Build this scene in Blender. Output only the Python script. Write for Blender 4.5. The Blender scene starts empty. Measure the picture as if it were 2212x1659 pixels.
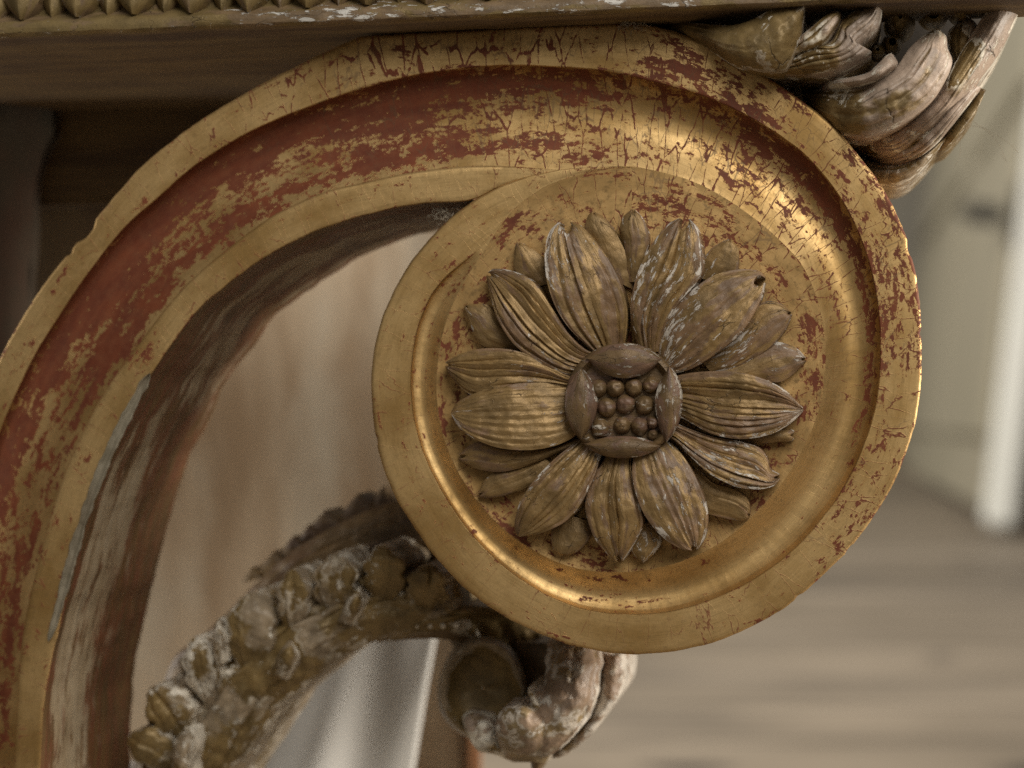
import bpy, math, random
import numpy as np
from mathutils import Vector, noise as mnoise

# ------------------------------------------------------------------ camera, world, lights
S = bpy.context.scene
COL = S.collection
F = 3830.0            # focal length in pixels of a 2212 x 1659 view
D = 0.45              # camera distance to the carved face (m)
A = math.radians(11)  # the table stands turned by 11 degrees
CX, CY = 1106.0, 829.5

cam = bpy.data.cameras.new('camera')
camo = bpy.data.objects.new('camera', cam)
COL.objects.link(camo)
camo.location = (0, -D, 0)
camo.rotation_euler = (math.radians(90), 0, 0)
cam.sensor_width = 36
cam.lens = 36 * F / 2212
cam.clip_start = 0.02
cam.clip_end = 100
cam.dof.use_dof = True
cam.dof.focus_distance = 0.438
cam.dof.aperture_fstop = 8.0
cam.dof.aperture_blades = 0
S.camera = camo

w = bpy.data.worlds.new('World')
S.world = w
w.use_nodes = True
bg = w.node_tree.nodes['Background']
bg.inputs[0].default_value = (1.0, 0.945, 0.85, 1)
bg.inputs[1].default_value = 0.22


def area(name, loc, target, size, energy, color):
    l = bpy.data.lights.new(name, 'AREA')
    l.shape = 'RECTANGLE'
    l.size, l.size_y = size
    l.energy = energy
    l.color = color
    o = bpy.data.objects.new(name, l)
    o.location = loc
    o.rotation_euler = (Vector(target) - Vector(loc)).to_track_quat('-Z', 'Y').to_euler()
    COL.objects.link(o)
    return o


area('window_light', (0.34, -0.92, 0.74), (0.02, 0, 0), (0.7, 0.7), 12.5, (1.0, 0.96, 0.885))
area('floor_door_fill_light', (-0.9, 1.6, 1.8), (1.5, 4.2, -0.2), (1.2, 1.6), 112.0, (1.0, 0.97, 0.92))  # added fill lamp, no known window; brightens background floor and door
area('left_recess_fill_light', (-1.1, .318, -.10), (-.12, .12, .04), (.12, .5), 7.0, (1.0, .93, .82))  # added fill that lifts the dark recess at upper left
area('far_door_fill_light', (-1.5, 5.6, 2.0), (1.7, 7.6, .2), (1.2, 1.6), 68.0, (1.0, 0.97, 0.90))  # invented lamp out of view, brightens the far door and wall
area('panel_fill_light', (1.1, -.02, .12), (-.10, .24, -.03), (.35, .5), 15.0, (1.0, 0.92, 0.80))  # added unseen fill from the right for the panel and cloth
S.view_settings.view_transform = 'Standard'
S.view_settings.look = 'None'
S.view_settings.exposure = 0
S.view_settings.gamma = 1
S.render.engine = 'CYCLES'
S.cycles.use_denoising = False

# ------------------------------------------------------------------ helpers
ca, sa = math.cos(A), math.sin(A)
FLOOR = -0.36


def loc(px, py, off):
    """pixel of the 2212-wide view + depth behind the carved face -> point in the table's own frame (m)"""
    px = np.asarray(px, float); py = np.asarray(py, float); off = np.asarray(off, float)
    rx = (px - CX) / F; rz = -(py - CY) / F
    dx = rx * ca - sa; dy = rx * sa + ca
    t = (off + D * ca) / dy
    return np.stack(np.broadcast_arrays(D * sa + t * dx, off, t * rz), -1)


def wpt(px, py, y):
    """pixel + world depth -> world point"""
    return np.array([(px - CX) / F * (y + D), y, -(py - CY) / F * (y + D)])


def cr(pts, n):
    """Catmull-Rom through the points, resampled evenly"""
    p = np.asarray(pts, float)
    if len(p) == 2:
        t = np.linspace(0, 1, n)[:, None]
        return p[0] * (1 - t) + p[1] * t
    q = np.vstack([2 * p[0] - p[1], p, 2 * p[-1] - p[-2]])
    out = []
    k = 24
    for i in range(1, len(q) - 2):
        t = np.linspace(0, 1, k, endpoint=False)[:, None]
        a, b, c, d = q[i - 1], q[i], q[i + 1], q[i + 2]
        out.append(0.5 * (2 * b + (c - a) * t + (2 * a - 5 * b + 4 * c - d) * t ** 2 + (3 * b - a - 3 * c + d) * t ** 3))
    out.append(p[-1:])
    o = np.vstack(out)
    s = np.concatenate([[0], np.cumsum(np.linalg.norm(np.diff(o[:, :2], axis=0), axis=1))])
    x = np.linspace(0, s[-1], n)
    return np.stack([np.interp(x, s, o[:, j]) for j in range(o.shape[1])], -1)


def nz(P, scale, seed=0.0, octs=3):
    """fractal noise at an array of points"""
    sh = P.shape[:-1]
    q = P.reshape(-1, P.shape[-1]) * scale
    r = np.empty(len(q))
    for i, v in enumerate(q):
        r[i] = mnoise.fractal((v[0] + seed, v[1] + seed * 1.7, (v[2] if len(v) > 2 else 0) + seed * .3), 1.0, 2.0, octs)
    return r.reshape(sh)


def link(name, me, mat, parent):
    o = bpy.data.objects.new(name, me)
    COL.objects.link(o)
    if mat: me.materials.append(mat)
    if parent is not None: o.parent = parent
    return o


def mesh_obj(name, verts, faces, mat, parent, uv=None, attrs=None, sharp=None, smooth=True):
    me = bpy.data.meshes.new(name)
    me.from_pydata([tuple(v) for v in verts], [], [tuple(int(i) for i in f) for f in faces])
    if smooth:
        me.polygons.foreach_set('use_smooth', [True] * len(me.polygons))
    if uv is not None:
        lay = me.uv_layers.new(name='UVMap')
        li = np.empty(len(me.loops), int); me.loops.foreach_get('vertex_index', li)
        lay.data.foreach_set('uv', np.asarray(uv, float)[li].ravel())
    for k, a in (attrs or {}).items():
        at = me.attributes.new(k, 'FLOAT', 'POINT')
        at.data.foreach_set('value', np.asarray(a, float).ravel())
    me.update()
    if sharp: me.set_sharp_from_angle(angle=math.radians(sharp))
    return link(name, me, mat, parent)


def gridf(n, m, flip=False):
    i, j = np.meshgrid(np.arange(n - 1), np.arange(m - 1), indexing='ij')
    a = (i * m + j).ravel()
    f = np.stack([a, a + 1, a + m + 1, a + m], -1)
    return f[:, ::-1] if flip else f


def grid(name, P, mat, parent, uv=None, attrs=None, sharp=None, flip=False):
    n, m = P.shape[:2]
    return mesh_obj(name, P.reshape(-1, 3), gridf(n, m, flip), mat, parent,
                    None if uv is None else uv.reshape(-1, 2),
                    {k: a.reshape(-1) for k, a in (attrs or {}).items()}, sharp)


def box(name, c, size, mat, parent, rot=0, bevel=0.0):
    import bmesh
    bm = bmesh.new()
    bmesh.ops.create_cube(bm, size=1)
    for v in bm.verts: v.co = Vector((v.co.x * size[0], v.co.y * size[1], v.co.z * size[2]))
    if bevel: bmesh.ops.bevel(bm, geom=bm.edges[:], offset=bevel, segments=2, affect='EDGES')
    me = bpy.data.meshes.new(name); bm.to_mesh(me); bm.free()
    o = link(name, me, mat, parent); o.location = c; o.rotation_euler = (0, 0, rot)
    return o


def part(name, parent, at=(0, 0, 0)):
    o = bpy.data.objects.new(name, None); COL.objects.link(o)
    o.parent = parent; o.location = at
    o.empty_display_size = 0.01
    return o


def tag(o, label=None, cat=None, kind=None, group=None):
    if label: o['label'] = label
    if cat: o['category'] = cat
    if kind: o['kind'] = kind
    if group: o['group'] = group
    return o


# ------------------------------------------------------------------ materials
class G:
    def __init__(self, name):
        self.m = bpy.data.materials.new(name); self.m.use_nodes = True
        self.t = self.m.node_tree
        self.b = self.t.nodes['Principled BSDF']

    def n(self, typ, ins=None, **kw):
        x = self.t.nodes.new(typ)
        for k, v in kw.items(): setattr(x, k, v)
        for k, v in (ins or {}).items(): self.set(x.inputs[k], v)
        return x

    def set(self, sock, v):
        if isinstance(v, bpy.types.NodeSocket): self.t.links.new(v, sock)
        elif isinstance(v, tuple) and len(v) == 3 and sock.type == 'RGBA': sock.default_value = (*v, 1)
        else: sock.default_value = v

    def math(self, op, a, b=0.0, c=0.0, clamp=False):
        x = self.n('ShaderNodeMath', operation=op, use_clamp=clamp)
        self.set(x.inputs[0], a); self.set(x.inputs[1], b); self.set(x.inputs[2], c)
        return x.outputs[0]

    def ramp(self, v, lo, hi, smooth=True):
        x = self.n('ShaderNodeMapRange', interpolation_type='SMOOTHSTEP' if smooth else 'LINEAR')
        self.set(x.inputs['Value'], v); self.set(x.inputs['From Min'], lo); self.set(x.inputs['From Max'], hi)
        return x.outputs[0]

    def mix(self, f, a, b):
        x = self.n('ShaderNodeMix', data_type='RGBA')
        self.set(x.inputs[0], f); self.set(x.inputs[6], a); self.set(x.inputs[7], b)
        return x.outputs[2]

    def uv(self, su, sv, shift=0.0):
        x = self.n('ShaderNodeUVMap', uv_map='UVMap')
        y = self.n('ShaderNodeMapping', {'Vector': x.outputs[0], 'Scale': (su, sv, 1), 'Location': (shift, shift * .7, 0)})
        return y.outputs[0]

    def obj(self, s):
        x = self.n('ShaderNodeTexCoord')
        y = self.n('ShaderNodeMapping', {'Vector': x.outputs['Object'], 'Scale': s})
        return y.outputs[0]

    def noise(self, vec, scale=1.0, detail=6.0, rough=.6, dist=0.0):
        x = self.n('ShaderNodeTexNoise', {'Vector': vec, 'Scale': scale, 'Detail': detail, 'Roughness': rough, 'Distortion': dist})
        return x.outputs[0]

    def attr(self, name):
        return self.n('ShaderNodeAttribute', attribute_name=name).outputs['Fac']

    def voro(self, vec, scale=1.0, feature='DISTANCE_TO_EDGE', rnd=1.0):
        x = self.n('ShaderNodeTexVoronoi', {'Vector': vec, 'Scale': scale, 'Randomness': rnd}, feature=feature)
        return x.outputs['Distance']

    def warp(self, vec, scale, amt):
        x = self.n('ShaderNodeTexNoise', {'Vector': vec, 'Scale': scale, 'Detail': 3.0})
        y = self.n('ShaderNodeVectorMath', {0: x.outputs[1], 1: (.5, .5, .5)}, operation='SUBTRACT')
        z = self.n('ShaderNodeVectorMath', {0: y.outputs[0], 3: amt}, operation='SCALE')
        return self.n('ShaderNodeVectorMath', {0: vec, 1: z.outputs[0]}, operation='ADD').outputs[0]

    def bump(self, h, strength, dist):
        x = self.n('ShaderNodeBump', {'Height': h, 'Strength': strength, 'Distance': dist})
        self.t.links.new(x.outputs[0], self.b.inputs['Normal'])
        return x

    def out(self, **kw):
        for k, v in kw.items(): self.set(self.b.inputs[k.replace('_', ' ')], v)
        return self.m


GOLD = (0.64, 0.44, 0.20)
GOLD_DARK = (0.38, 0.235, 0.085)
BOLE = (0.118, 0.029, 0.0125)


def mat_gilt(name, dusty=.45, gold=GOLD, gold2=GOLD_DARK, rough_add=0.0):
    """burnished gold leaf rubbed through to red bole; 'wear' gives how much is gone, 'crack' how crazed it is"""
    g = G(name)
    wear, crack = g.attr('wear'), g.attr('crack')
    # ragged flakes, pulled out along the moulding
    n1 = g.noise(g.uv(230, 400), 1, 7, .70, .25)
    n2 = g.noise(g.uv(75, 240, 3.1), 1, 5, .66)
    n3 = g.noise(g.uv(700, 1100, 1.3), 1, 5, .7)
    nn = g.math('ADD', g.math('MULTIPLY', n1, .44), g.math('ADD', g.math('MULTIPLY', n2, .32), g.math('MULTIPLY', n3, .24)))
    thr = g.math('MULTIPLY_ADD', wear, .19, .405)
    thr = g.math('ADD', thr, g.math('MULTIPLY_ADD', g.noise(g.uv(34, 70, 15.0), 1, 3, .5), .22, -.11))
    flake = g.ramp(g.math('SUBTRACT', thr, nn), -.003, .005)
    # crazing across the grain
    v1 = g.voro(g.warp(g.uv(230, 66, 5.0), 1.8, .34))
    gate = g.noise(g.uv(240, 210, 9.0), 1, 5, .6)
    cw = g.math('MULTIPLY', crack, g.ramp(gate, .40, .56), clamp=True)
    c1 = g.ramp(g.math('SUBTRACT', g.math('MULTIPLY', cw, .036), v1), -.006, .008)
    v2 = g.voro(g.warp(g.uv(420, 130, 2.0), 1.2, .5))
    gate2 = g.noise(g.uv(110, 110, 12.0), 1, 5, .6)
    c2 = g.ramp(g.math('SUBTRACT', g.math('MULTIPLY', g.math('MULTIPLY', crack, g.ramp(gate2, .40, .66)), .055), v2), -.012, .014)
    red = g.math('MAXIMUM', flake, c1)
    # colour of the leaf
    tone = g.noise(g.uv(38, 60, 4.0), 1, 6, .6)
    brush = g.noise(g.uv(90, 2600), 1, 4, .6)
    speck = g.noise(g.uv(1500, 1500, 7.0), 1, 3, .6)
    gc = g.mix(g.ramp(tone, .36, .68), gold, gold2)
    gc = g.mix(g.math('MULTIPLY', g.ramp(brush, .45, .75), .38), gc, (.26, .165, .06))
    gc = g.mix(g.math('MULTIPLY', g.ramp(speck, .62, .74), .5), gc, (.16, .10, .04))
    rc = g.mix(g.ramp(g.noise(g.uv(70, 300, 2.2), 1, 6, .6), .35, .7), BOLE, (.17, .046, .018))
    rc = g.mix(g.math('MULTIPLY', g.ramp(g.noise(g.uv(90, 90, 6.2), 1, 5, .65), .5, .72), .5), rc, (.10, .035, .02))
    halo = g.ramp(g.math('SUBTRACT', thr, nn), -.030, .0)
    gc = g.mix(g.math('MULTIPLY', halo, .42), gc, (.34, .17, .055))
    dust = g.noise(g.uv(420, 420, 21.0), 1, 6, .7)
    gc = g.mix(g.math('MULTIPLY', g.ramp(dust, .50, .70), dusty), gc, (.20, .13, .058))
    rc = g.mix(g.math('MULTIPLY', g.ramp(dust, .42, .64), .22), rc, (.20, .085, .038))
    col = g.mix(red, gc, rc)
    col = g.mix(g.math('MULTIPLY', c2, .5), col, (.11, .06, .03))
    rough = g.math('ADD', g.math('MULTIPLY', red, .13), g.math('MULTIPLY_ADD', tone, .20, g.math('MULTIPLY_ADD', dust, .38, .24 + rough_add)))
    metal = g.math('MULTIPLY', g.math('SUBTRACT', 1.0, g.math('MAXIMUM', red, g.math('MULTIPLY', c2, .7))), .88)
    h = g.math('SUBTRACT', g.math('MULTIPLY', brush, .10), g.math('ADD', g.math('MULTIPLY', red, .45), g.math('MULTIPLY', c2, .15)))
    h = g.math('ADD', h, g.math('MULTIPLY_ADD', g.noise(g.uv(300, 300, 8.0), 1, 4, .5), .4, g.math('MULTIPLY', g.noise(g.uv(75, 110, 13.0), 1, 3, .5), 2.2)))
    g.bump(h, .45, .00015)
    return g.out(Base_Color=col, Roughness=rough, Metallic=metal, Specular_IOR_Level=.3)


def mat_carved(name, gilt, under, gesso, gesso_bias=0.0, metal=.55, scale=1.0, dirt=(.06, .04, .022), iso=False, border=0.0):
    """carved wood with bronzed gilding, worn to brown ground and white gesso ('wear' biases the worn amount)"""
    g = G(name)
    wear = g.attr('wear')
    if iso:
        tc = g.n('ShaderNodeTexCoord').outputs['Object']

        def ouv(a, b, shift=0.0):
            return g.n('ShaderNodeMapping', {'Vector': tc, 'Scale': ((a + b) / 2,) * 3, 'Location': (shift, shift * .7, shift * 1.3)}).outputs[0]
        g.uv = ouv
    su, sv = 150 * scale, (330 if not iso else 190) * scale
    n1 = g.noise(g.uv(su, sv), 1, 6, .66, .3)
    n2 = g.noise(g.uv(su * .45, sv * .6, 2.7), 1, 6, .62, .2)
    n3 = g.noise(g.uv(su * 1.7, sv * 2.2, 7.7), 1, 8, .72, .4)
    brown = g.ramp(g.math('ADD', n2, g.math('MULTIPLY_ADD', wear, .30, -.15)), .49, .56)
    patch = g.noise(g.uv(su * .3, sv * .22, 11.0), 1, 3, .5)
    n3 = g.math('ADD', n3, g.math('MULTIPLY_ADD', patch, .5, -.25))
    white = g.ramp(g.math('ADD', n3, g.math('MULTIPLY_ADD', wear, .26, -.14 + gesso_bias)), .565, .595)
    if border:
        q = g.math('ADD', n2, g.math('MULTIPLY_ADD', wear, .30, -.15))
        band = g.math('MULTIPLY', g.ramp(q, .485, .50), g.ramp(q, .535, .52))
        band = g.math('MULTIPLY', band, g.ramp(g.noise(g.uv(su * .8, su * .8, 17.0), 1, 4, .6), .46, .54))
        white = g.math('MAXIMUM', white, g.math('MULTIPLY', band, border))
    tone = g.noise(g.uv(90, 140, 5.5), 1, 5, .6)
    gc = g.mix(g.ramp(tone, .34, .7), gilt, tuple(c * .55 for c in gilt))
    uc = g.mix(g.ramp(n1, .35, .65), under, tuple(c * .62 for c in under))
    col = g.mix(brown, gc, uc)
    col = g.mix(white, col, g.mix(g.ramp(n1, .4, .6), gesso, tuple(c * .72 for c in gesso)))
    sp = g.noise(g.uv(1300, 1300, 3.0), 1, 4, .65)
    col = g.mix(g.math('MULTIPLY', g.ramp(sp, .56, .72), .55), col, dirt)
    crk = g.voro(g.warp(g.uv(120 * scale, 300 * scale, 1.9), 1.5, .6))
    cm = g.math('MULTIPLY', g.ramp(crk, .022, .004), g.ramp(g.noise(g.uv(130, 130, 4.4), 1, 4, .6), .50, .66))
    col = g.mix(g.math('MULTIPLY', cm, .8), col, dirt)
    mt = g.math('MULTIPLY', g.math('SUBTRACT', 1.0, g.math('MAXIMUM', brown, white)), metal)
    rough = g.math('ADD', g.math('MULTIPLY_ADD', tone, .25, .36), g.math('MULTIPLY', white, .15))
    h = g.math('ADD', g.math('MULTIPLY', n1, .6), g.math('MULTIPLY', white, .35))
    h = g.math('SUBTRACT', h, g.math('MULTIPLY', cm, .9))
    h = g.math('ADD', h, g.math('MULTIPLY', sp, .45))
    h = g.math('ADD', h, g.math('MULTIPLY', g.noise(g.uv(200, 2200, 6.6), 1, 4, .6), .4))
    g.bump(h, .8, .0003)
    return g.out(Base_Color=col, Roughness=rough, Metallic=mt)


M_GILT = mat_gilt('burnished_gilding')
M_DISC = mat_gilt('dusty_matt_gilding', .85, (.55, .36, .155), (.33, .205, .08), .06)
M_PETAL = mat_carved('bronzed_carving', (.30, .19, .075), (.21, .124, .062), (.56, .50, .43), -.04, .38)
M_BEAD = mat_carved('dark_carving', (.17, .105, .045), (.16, .09, .055), (.46, .41, .34), -.03, .25, 1.4)
M_LEAF = mat_carved('flaking_gesso_carving', (.26, .175, .07), (.42, .32, .245), (.70, .64, .53), +.015, .32, .36, iso=True, border=.95)
M_DULL = mat_carved('dull_gilt_carving', (.23, .155, .06), (.30, .23, .15), (.66, .60, .50), -.01, .3, .6, iso=True, border=.5)
M_ROSY = mat_carved('rosy_gesso_carving', (.29, .205, .10), (.33, .23, .155), (.66, .60, .52), -.03, .12, .5, iso=True, border=.7)
M_RIB = mat_carved('dark_brown_rib', (.15, .095, .042), (.115, .066, .032), (.30, .26, .2), -.05, .2, .8)
M_APRON = mat_carved('old_dull_gilding', (.24, .17, .07), (.19, .125, .065), (.60, .57, .52), -.05, .4, .8)


def mat_wood(name, c1, c2, c3, sc, rough=.65):
    g = G(name)
    n = g.noise(g.obj(sc), 1, 8, .62, .4)
    n2 = g.noise(g.obj(tuple(s * .3 for s in sc)), 1, 5, .6)
    col = g.mix(g.ramp(n, .35, .66), c1, c2)
    col = g.mix(g.ramp(n2, .5, .68), col, c3)
    g.bump(n, .4, .0006)
    return g.out(Base_Color=col, Roughness=rough)


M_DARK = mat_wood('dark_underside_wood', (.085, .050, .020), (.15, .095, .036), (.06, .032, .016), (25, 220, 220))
M_CORE_SHADE = mat_wood('painted_recess_shade', (.030, .020, .011), (.045, .030, .016), (.02, .014, .009), (60, 60, 60))  # near-black colour paints in the deep shade behind the corner leaf
M_BOARD = mat_wood('worn_brown_board', (.24, .165, .08), (.16, .10, .05), (.34, .28, .19), (22, 22, 14))
M_GREY = mat_wood('bare_grey_wood', (.17, .145, .10), (.25, .215, .155), (.12, .09, .055), (160, 160, 70))
M_PANEL = mat_wood('streaked_cream_plaster', (.60, .475, .335), (.40, .285, .18), (.66, .595, .48), (34, 34, 11), .8)
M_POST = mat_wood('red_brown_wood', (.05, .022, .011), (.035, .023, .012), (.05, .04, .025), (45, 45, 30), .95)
M_EDGE = mat_wood('orange_wood', (.45, .23, .11), (.36, .17, .08), (.5, .3, .16), (40, 40, 20))
def mat_floor():
    g = G('worn_floorboards')
    n = g.noise(g.obj((1.6, 5.5, 9)), 1, 7, .65, .6)
    n2 = g.noise(g.obj((.8, 2.2, 4)), 1, 4, .6)
    col = g.mix(g.ramp(n, .36, .64), (.275, .22, .158), (.165, .13, .09))
    col = g.mix(g.math('MULTIPLY', g.ramp(n2, .50, .62), .6), col, (.085, .068, .05))
    kn = g.n('ShaderNodeTexVoronoi', {'Vector': g.warp(g.obj((2.4, 3.4, 1)), 2.0, .5), 'Scale': 1.0}).outputs['Distance']
    col = g.mix(g.ramp(kn, .20, .08), col, (.05, .038, .028))
    sep = g.n('ShaderNodeSeparateXYZ', {0: g.obj((1, 1, 1))}).outputs[1]
    fr = g.math('FRACT', g.math('MULTIPLY', sep, 1 / .19))
    col = g.mix(g.ramp(fr, .06, .03), col, (.03, .024, .018))
    return g.out(Base_Color=col, Roughness=.6)


M_FLOOR = mat_floor()
M_DOOR = mat_wood('greige_paint', (.39, .35, .255), (.37, .33, .24), (.35, .315, .225), (3, 3, 3), .5)
M_WHITE = mat_wood('white_paint', (.74, .73, .66), (.70, .69, .62), (.68, .66, .6), (4, 4, 4), .4)
M_IRON = mat_wood('dark_metal', (.05, .045, .03), (.06, .05, .035), (.04, .035, .03), (30, 30, 30), .4)
M_CLOTH = mat_wood('white_cloth', (.80, .785, .75), (.70, .69, .66), (.75, .73, .69), (20, 20, 8), .9)
M_WALL = mat_wood('room_wall', (.32, .29, .23), (.29, .26, .21), (.27, .24, .2), (1, 1, 1), .8)
M_LINT = mat_wood('grey_lint', (.34, .29, .22), (.28, .24, .18), (.3, .26, .2), (300, 300, 300), .95)

# ------------------------------------------------------------------ the setting
me_floor = [(-14, -6, FLOOR), (14, -6, FLOOR), (14, 14, FLOOR), (-14, 14, FLOOR)]
tag(mesh_obj('floor', me_floor, [(0, 1, 2, 3)], M_FLOOR, None, smooth=False), kind='structure')
tag(box('wall', (0, 10.1, 1.0), (28, .2, 2.72), M_WALL, None), kind='structure')

# pale panelled door, far right
b1 = np.array([1.147, 3.73]); b2 = np.array([1.93, 8.42])
dv = b2 - b1; L = float(np.linalg.norm(dv)); ang = math.atan2(dv[1], dv[0])
door = part('panelled_door', None, (b1[0], b1[1], FLOOR + .004))
door.rotation_euler = (0, math.radians(7), 0)
tag(door, 'tall pale greige door leaf with dark latch and white front edge', 'door')
dp = part('door_leaf', door); dp.rotation_euler = (0, 0, ang)
H = 2.0
box('door_slab', (L / 2 + .04, 0, H / 2 + .05), (L, .04, H), M_DOOR, dp)
for x0, x1, z0, z1 in ((.25, 1.75, .22, .98), (.25, 1.75, 1.12, 1.95), (2.0, 4.4, .22, .98), (2.0, 4.4, 1.12, 1.95)):
    box('raised_panel', ((x0 + x1) / 2, .026, (z0 + z1) / 2), (x1 - x0, .03, z1 - z0), M_DOOR, dp, 0, .012)
box('edge_board', (-.005, 0, H / 2 + .02), (.05, .075, H), M_WHITE, door, ang, .012)
lt = part('latch', door); lt.rotation_euler = (0, 0, ang)
box('latch_plate', (.29, .028, .785), (.10, .02, .16), M_IRON, lt, 0, .006)
box('latch_knob', (.27, .105, .785), (.06, .12, .055), M_IRON, lt, 0, .018)

# pale streaked panel seen through the scroll
PY = .24
pan = part('streaked_panel', None, (-.14, PY, FLOOR))
tag(pan, 'blurred pinkish cream panel streaked with brown behind the scroll leg', 'panel')
xl, xr = wpt(-500, 0, PY)[0], wpt(1010, 0, PY)[0]
box('board', ((xl + xr) / 2 + .14, .012, .31), (xr - xl, .02, .62), M_PANEL, pan, 0, .003)
xe = wpt(980, 0, PY)[0]
box('edge_strip', (xr + .14 + .0025, .008, .31), (.005, .028, .62), M_EDGE, pan, 0, .001)

# white cloth low behind the branch
CYD = .16
top = cr([(300, 1720), (420, 1590), (520, 1490), (640, 1400), (780, 1320), (955, 1290)], 60)
nu = 50
P = np.zeros((60, nu, 3))
for i in range(60):
    x0, y0 = top[i]
    xb = x0 - .16 * (2000 - y0)
    for j in range(nu):
        t = j / (nu - 1)
        px, py = x0 + (xb - x0) * t, y0 + (2000 - y0) * t
        ph = (px + .28 * (py - 1300)) / 62.0
        dd = .0028 * math.sin(ph) + .0008 * math.sin(ph * 2.3 + 1) + .004 * math.sin(ph * .7 + t * 3)
        P[i, j] = wpt(px, py, CYD + dd + .02 * (1 - t))
base = P[..., 0].mean(), CYD, P[..., 2].min()
cl = grid('draped_cloth', P - np.array(base), M_CLOTH, None)
cl.location = base
tag(cl, 'pale white cloth hanging in soft folds below the carved branch', 'cloth')
sol = cl.modifiers.new('thick', 'SOLIDIFY'); sol.thickness = .0015

# ------------------------------------------------------------------ the console table
table = part('console_table', None, (0, 0, FLOOR))
table.rotation_euler = (0, 0, -A)
tag(table, 'worn giltwood console table with a scroll leg and carved rosette', 'table')
UP = (0, 0, -FLOOR)

# ---- traced curves of the scroll (pixels of the 2212-wide view)
cA = [(-205, 2150), (-205, 1900), (-195, 1650), (-178, 1400), (-138, 1170), (-78, 960), (0, 775), (60, 668), (112, 592), (165, 527), (210, 470), (300, 366), (400, 283), (500, 219),
      (600, 163), (700, 114), (765, 84), (800, 77), (950, 69), (1100, 61), (1250, 54), (1360, 51), (1440, 63), (1540, 100), (1640, 155), (1740, 224),
      (1800, 272), (1862, 345), (1903, 400), (1943, 475), (1972, 562), (1987, 660), (1991, 770), (1985, 870), (1965, 955),
      (1932, 1040), (1890, 1112), (1838, 1182), (1776, 1244), (1704, 1306), (1624, 1353), (1540, 1388), (1440, 1409),
      (1340, 1412), (1230, 1392), (1130, 1352), (1030, 1292), (950, 1214), (890, 1132), (848, 1060), (819, 980), (805, 890),
      (803, 800), (816, 720), (845, 640), (885, 570), (940, 503), (1010, 442), (1080, 403), (1150, 379), (1209, 367), (1290, 361), (1365, 360)]
cB = [(-130, 2150), (-130, 1900), (-120, 1650), (-103, 1400), (-62, 1165), (-5, 950), (69, 780), (133, 676), (194, 586), (269, 492), (346, 423), (423, 357), (538, 286),
      (654, 236), (769, 196), (851, 173), (939, 156), (1077, 142), (1216, 146), (1319, 156), (1423, 180), (1531, 212),
      (1619, 254), (1706, 309), (1762, 360), (1812, 424), (1850, 495), (1880, 580), (1897, 675), (1901, 765), (1894, 855),
      (1874, 935), (1838, 1022), (1788, 1102), (1720, 1180), (1638, 1244), (1540, 1293), (1440, 1321), (1340, 1326),
      (1240, 1309), (1142, 1262), (1060, 1197), (988, 1112), (930, 1012), (901, 930), (889, 850), (891, 780), (906, 700),
      (938, 630), (985, 580), (1032, 540), (1100, 460), (1170, 405), (1240, 378), (1300, 366), (1365, 361.5)]
cC = [(15, 2150), (15, 1900), (30, 1655), (47, 1390), (88, 1195), (134, 1038), (185, 922), (235, 834), (315, 722), (388, 631), (461, 563), (577, 474), (692, 418), (769, 398),
      (870, 376), (973, 362), (1060, 358), (1146, 362), (1209, 366.5), (1290, 361.5), (1365, 360), (1446, 376), (1515, 400), (1585, 440),
      (1671, 506), (1738, 582), (1774, 680), (1784, 780), (1770, 880), (1738, 962), (1690, 1042), (1620, 1120), (1540, 1182),
      (1440, 1222), (1340, 1236), (1240, 1226), (1150, 1187), (1070, 1126), (1002, 1040), (960, 950), (944, 860), (946, 780),
      (962, 700), (992, 628), (1034, 560), (1101, 462), (1171, 407), (1241, 380), (1300, 367.5), (1365, 362.5)]
cD = [(75, 2150), (75, 1900), (88, 1640), (98, 1500), (127, 1359), (162, 1218), (192, 1107), (227, 1011), (269, 922), (331, 803), (423, 676), (477, 631 - 4),
      (557, 566), (654, 512), (750, 476), (851, 450), (930, 438), (1010, 434), (1080, 404), (1150, 380), (1209, 367.5)]

E0, O0 = np.array([1120., 1500.]), np.array([1365., 850.])
dens = {k: cr(v, 6000) for k, v in dict(A=cA, B=cB, C=cC, D=cD).items()}
# a little unevenness of the hand-cut edges
for k, amp in (('A', 1.6), ('B', 1.0), ('C', .8), ('D', 1.3)):
    q = dens[k]
    d = np.gradient(q, axis=0); d /= np.linalg.norm(d, axis=1)[:, None] + 1e-9
    s = np.concatenate([[0], np.cumsum(np.linalg.norm(np.diff(q, axis=0), axis=1))])
    r = np.array([mnoise.fractal((x / 45., ord(k), 0), 1, 2, 4) for x in s]) * amp
    if k == 'A':
        for x, y, rad, dep in ((190, 500, 30, 9), (150, 545, 10, 4), (1957, 540, 22, 5), (1978, 640, 12, 3), (1990, 720, 9, 3), (1835, 1185, 14, 3), (1725, 1290, 10, 3), (812, 950, 14, 2.5), (1900, 395, 9, 3)):
            dd = np.hypot(q[:, 0] - x, q[:, 1] - y)
            r -= dep * np.clip(1.6 * (1 - dd / rad), 0, 1) ** .7
    dens[k] = q + np.stack([d[:, 1], -d[:, 0]], -1) * r[:, None]


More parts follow.
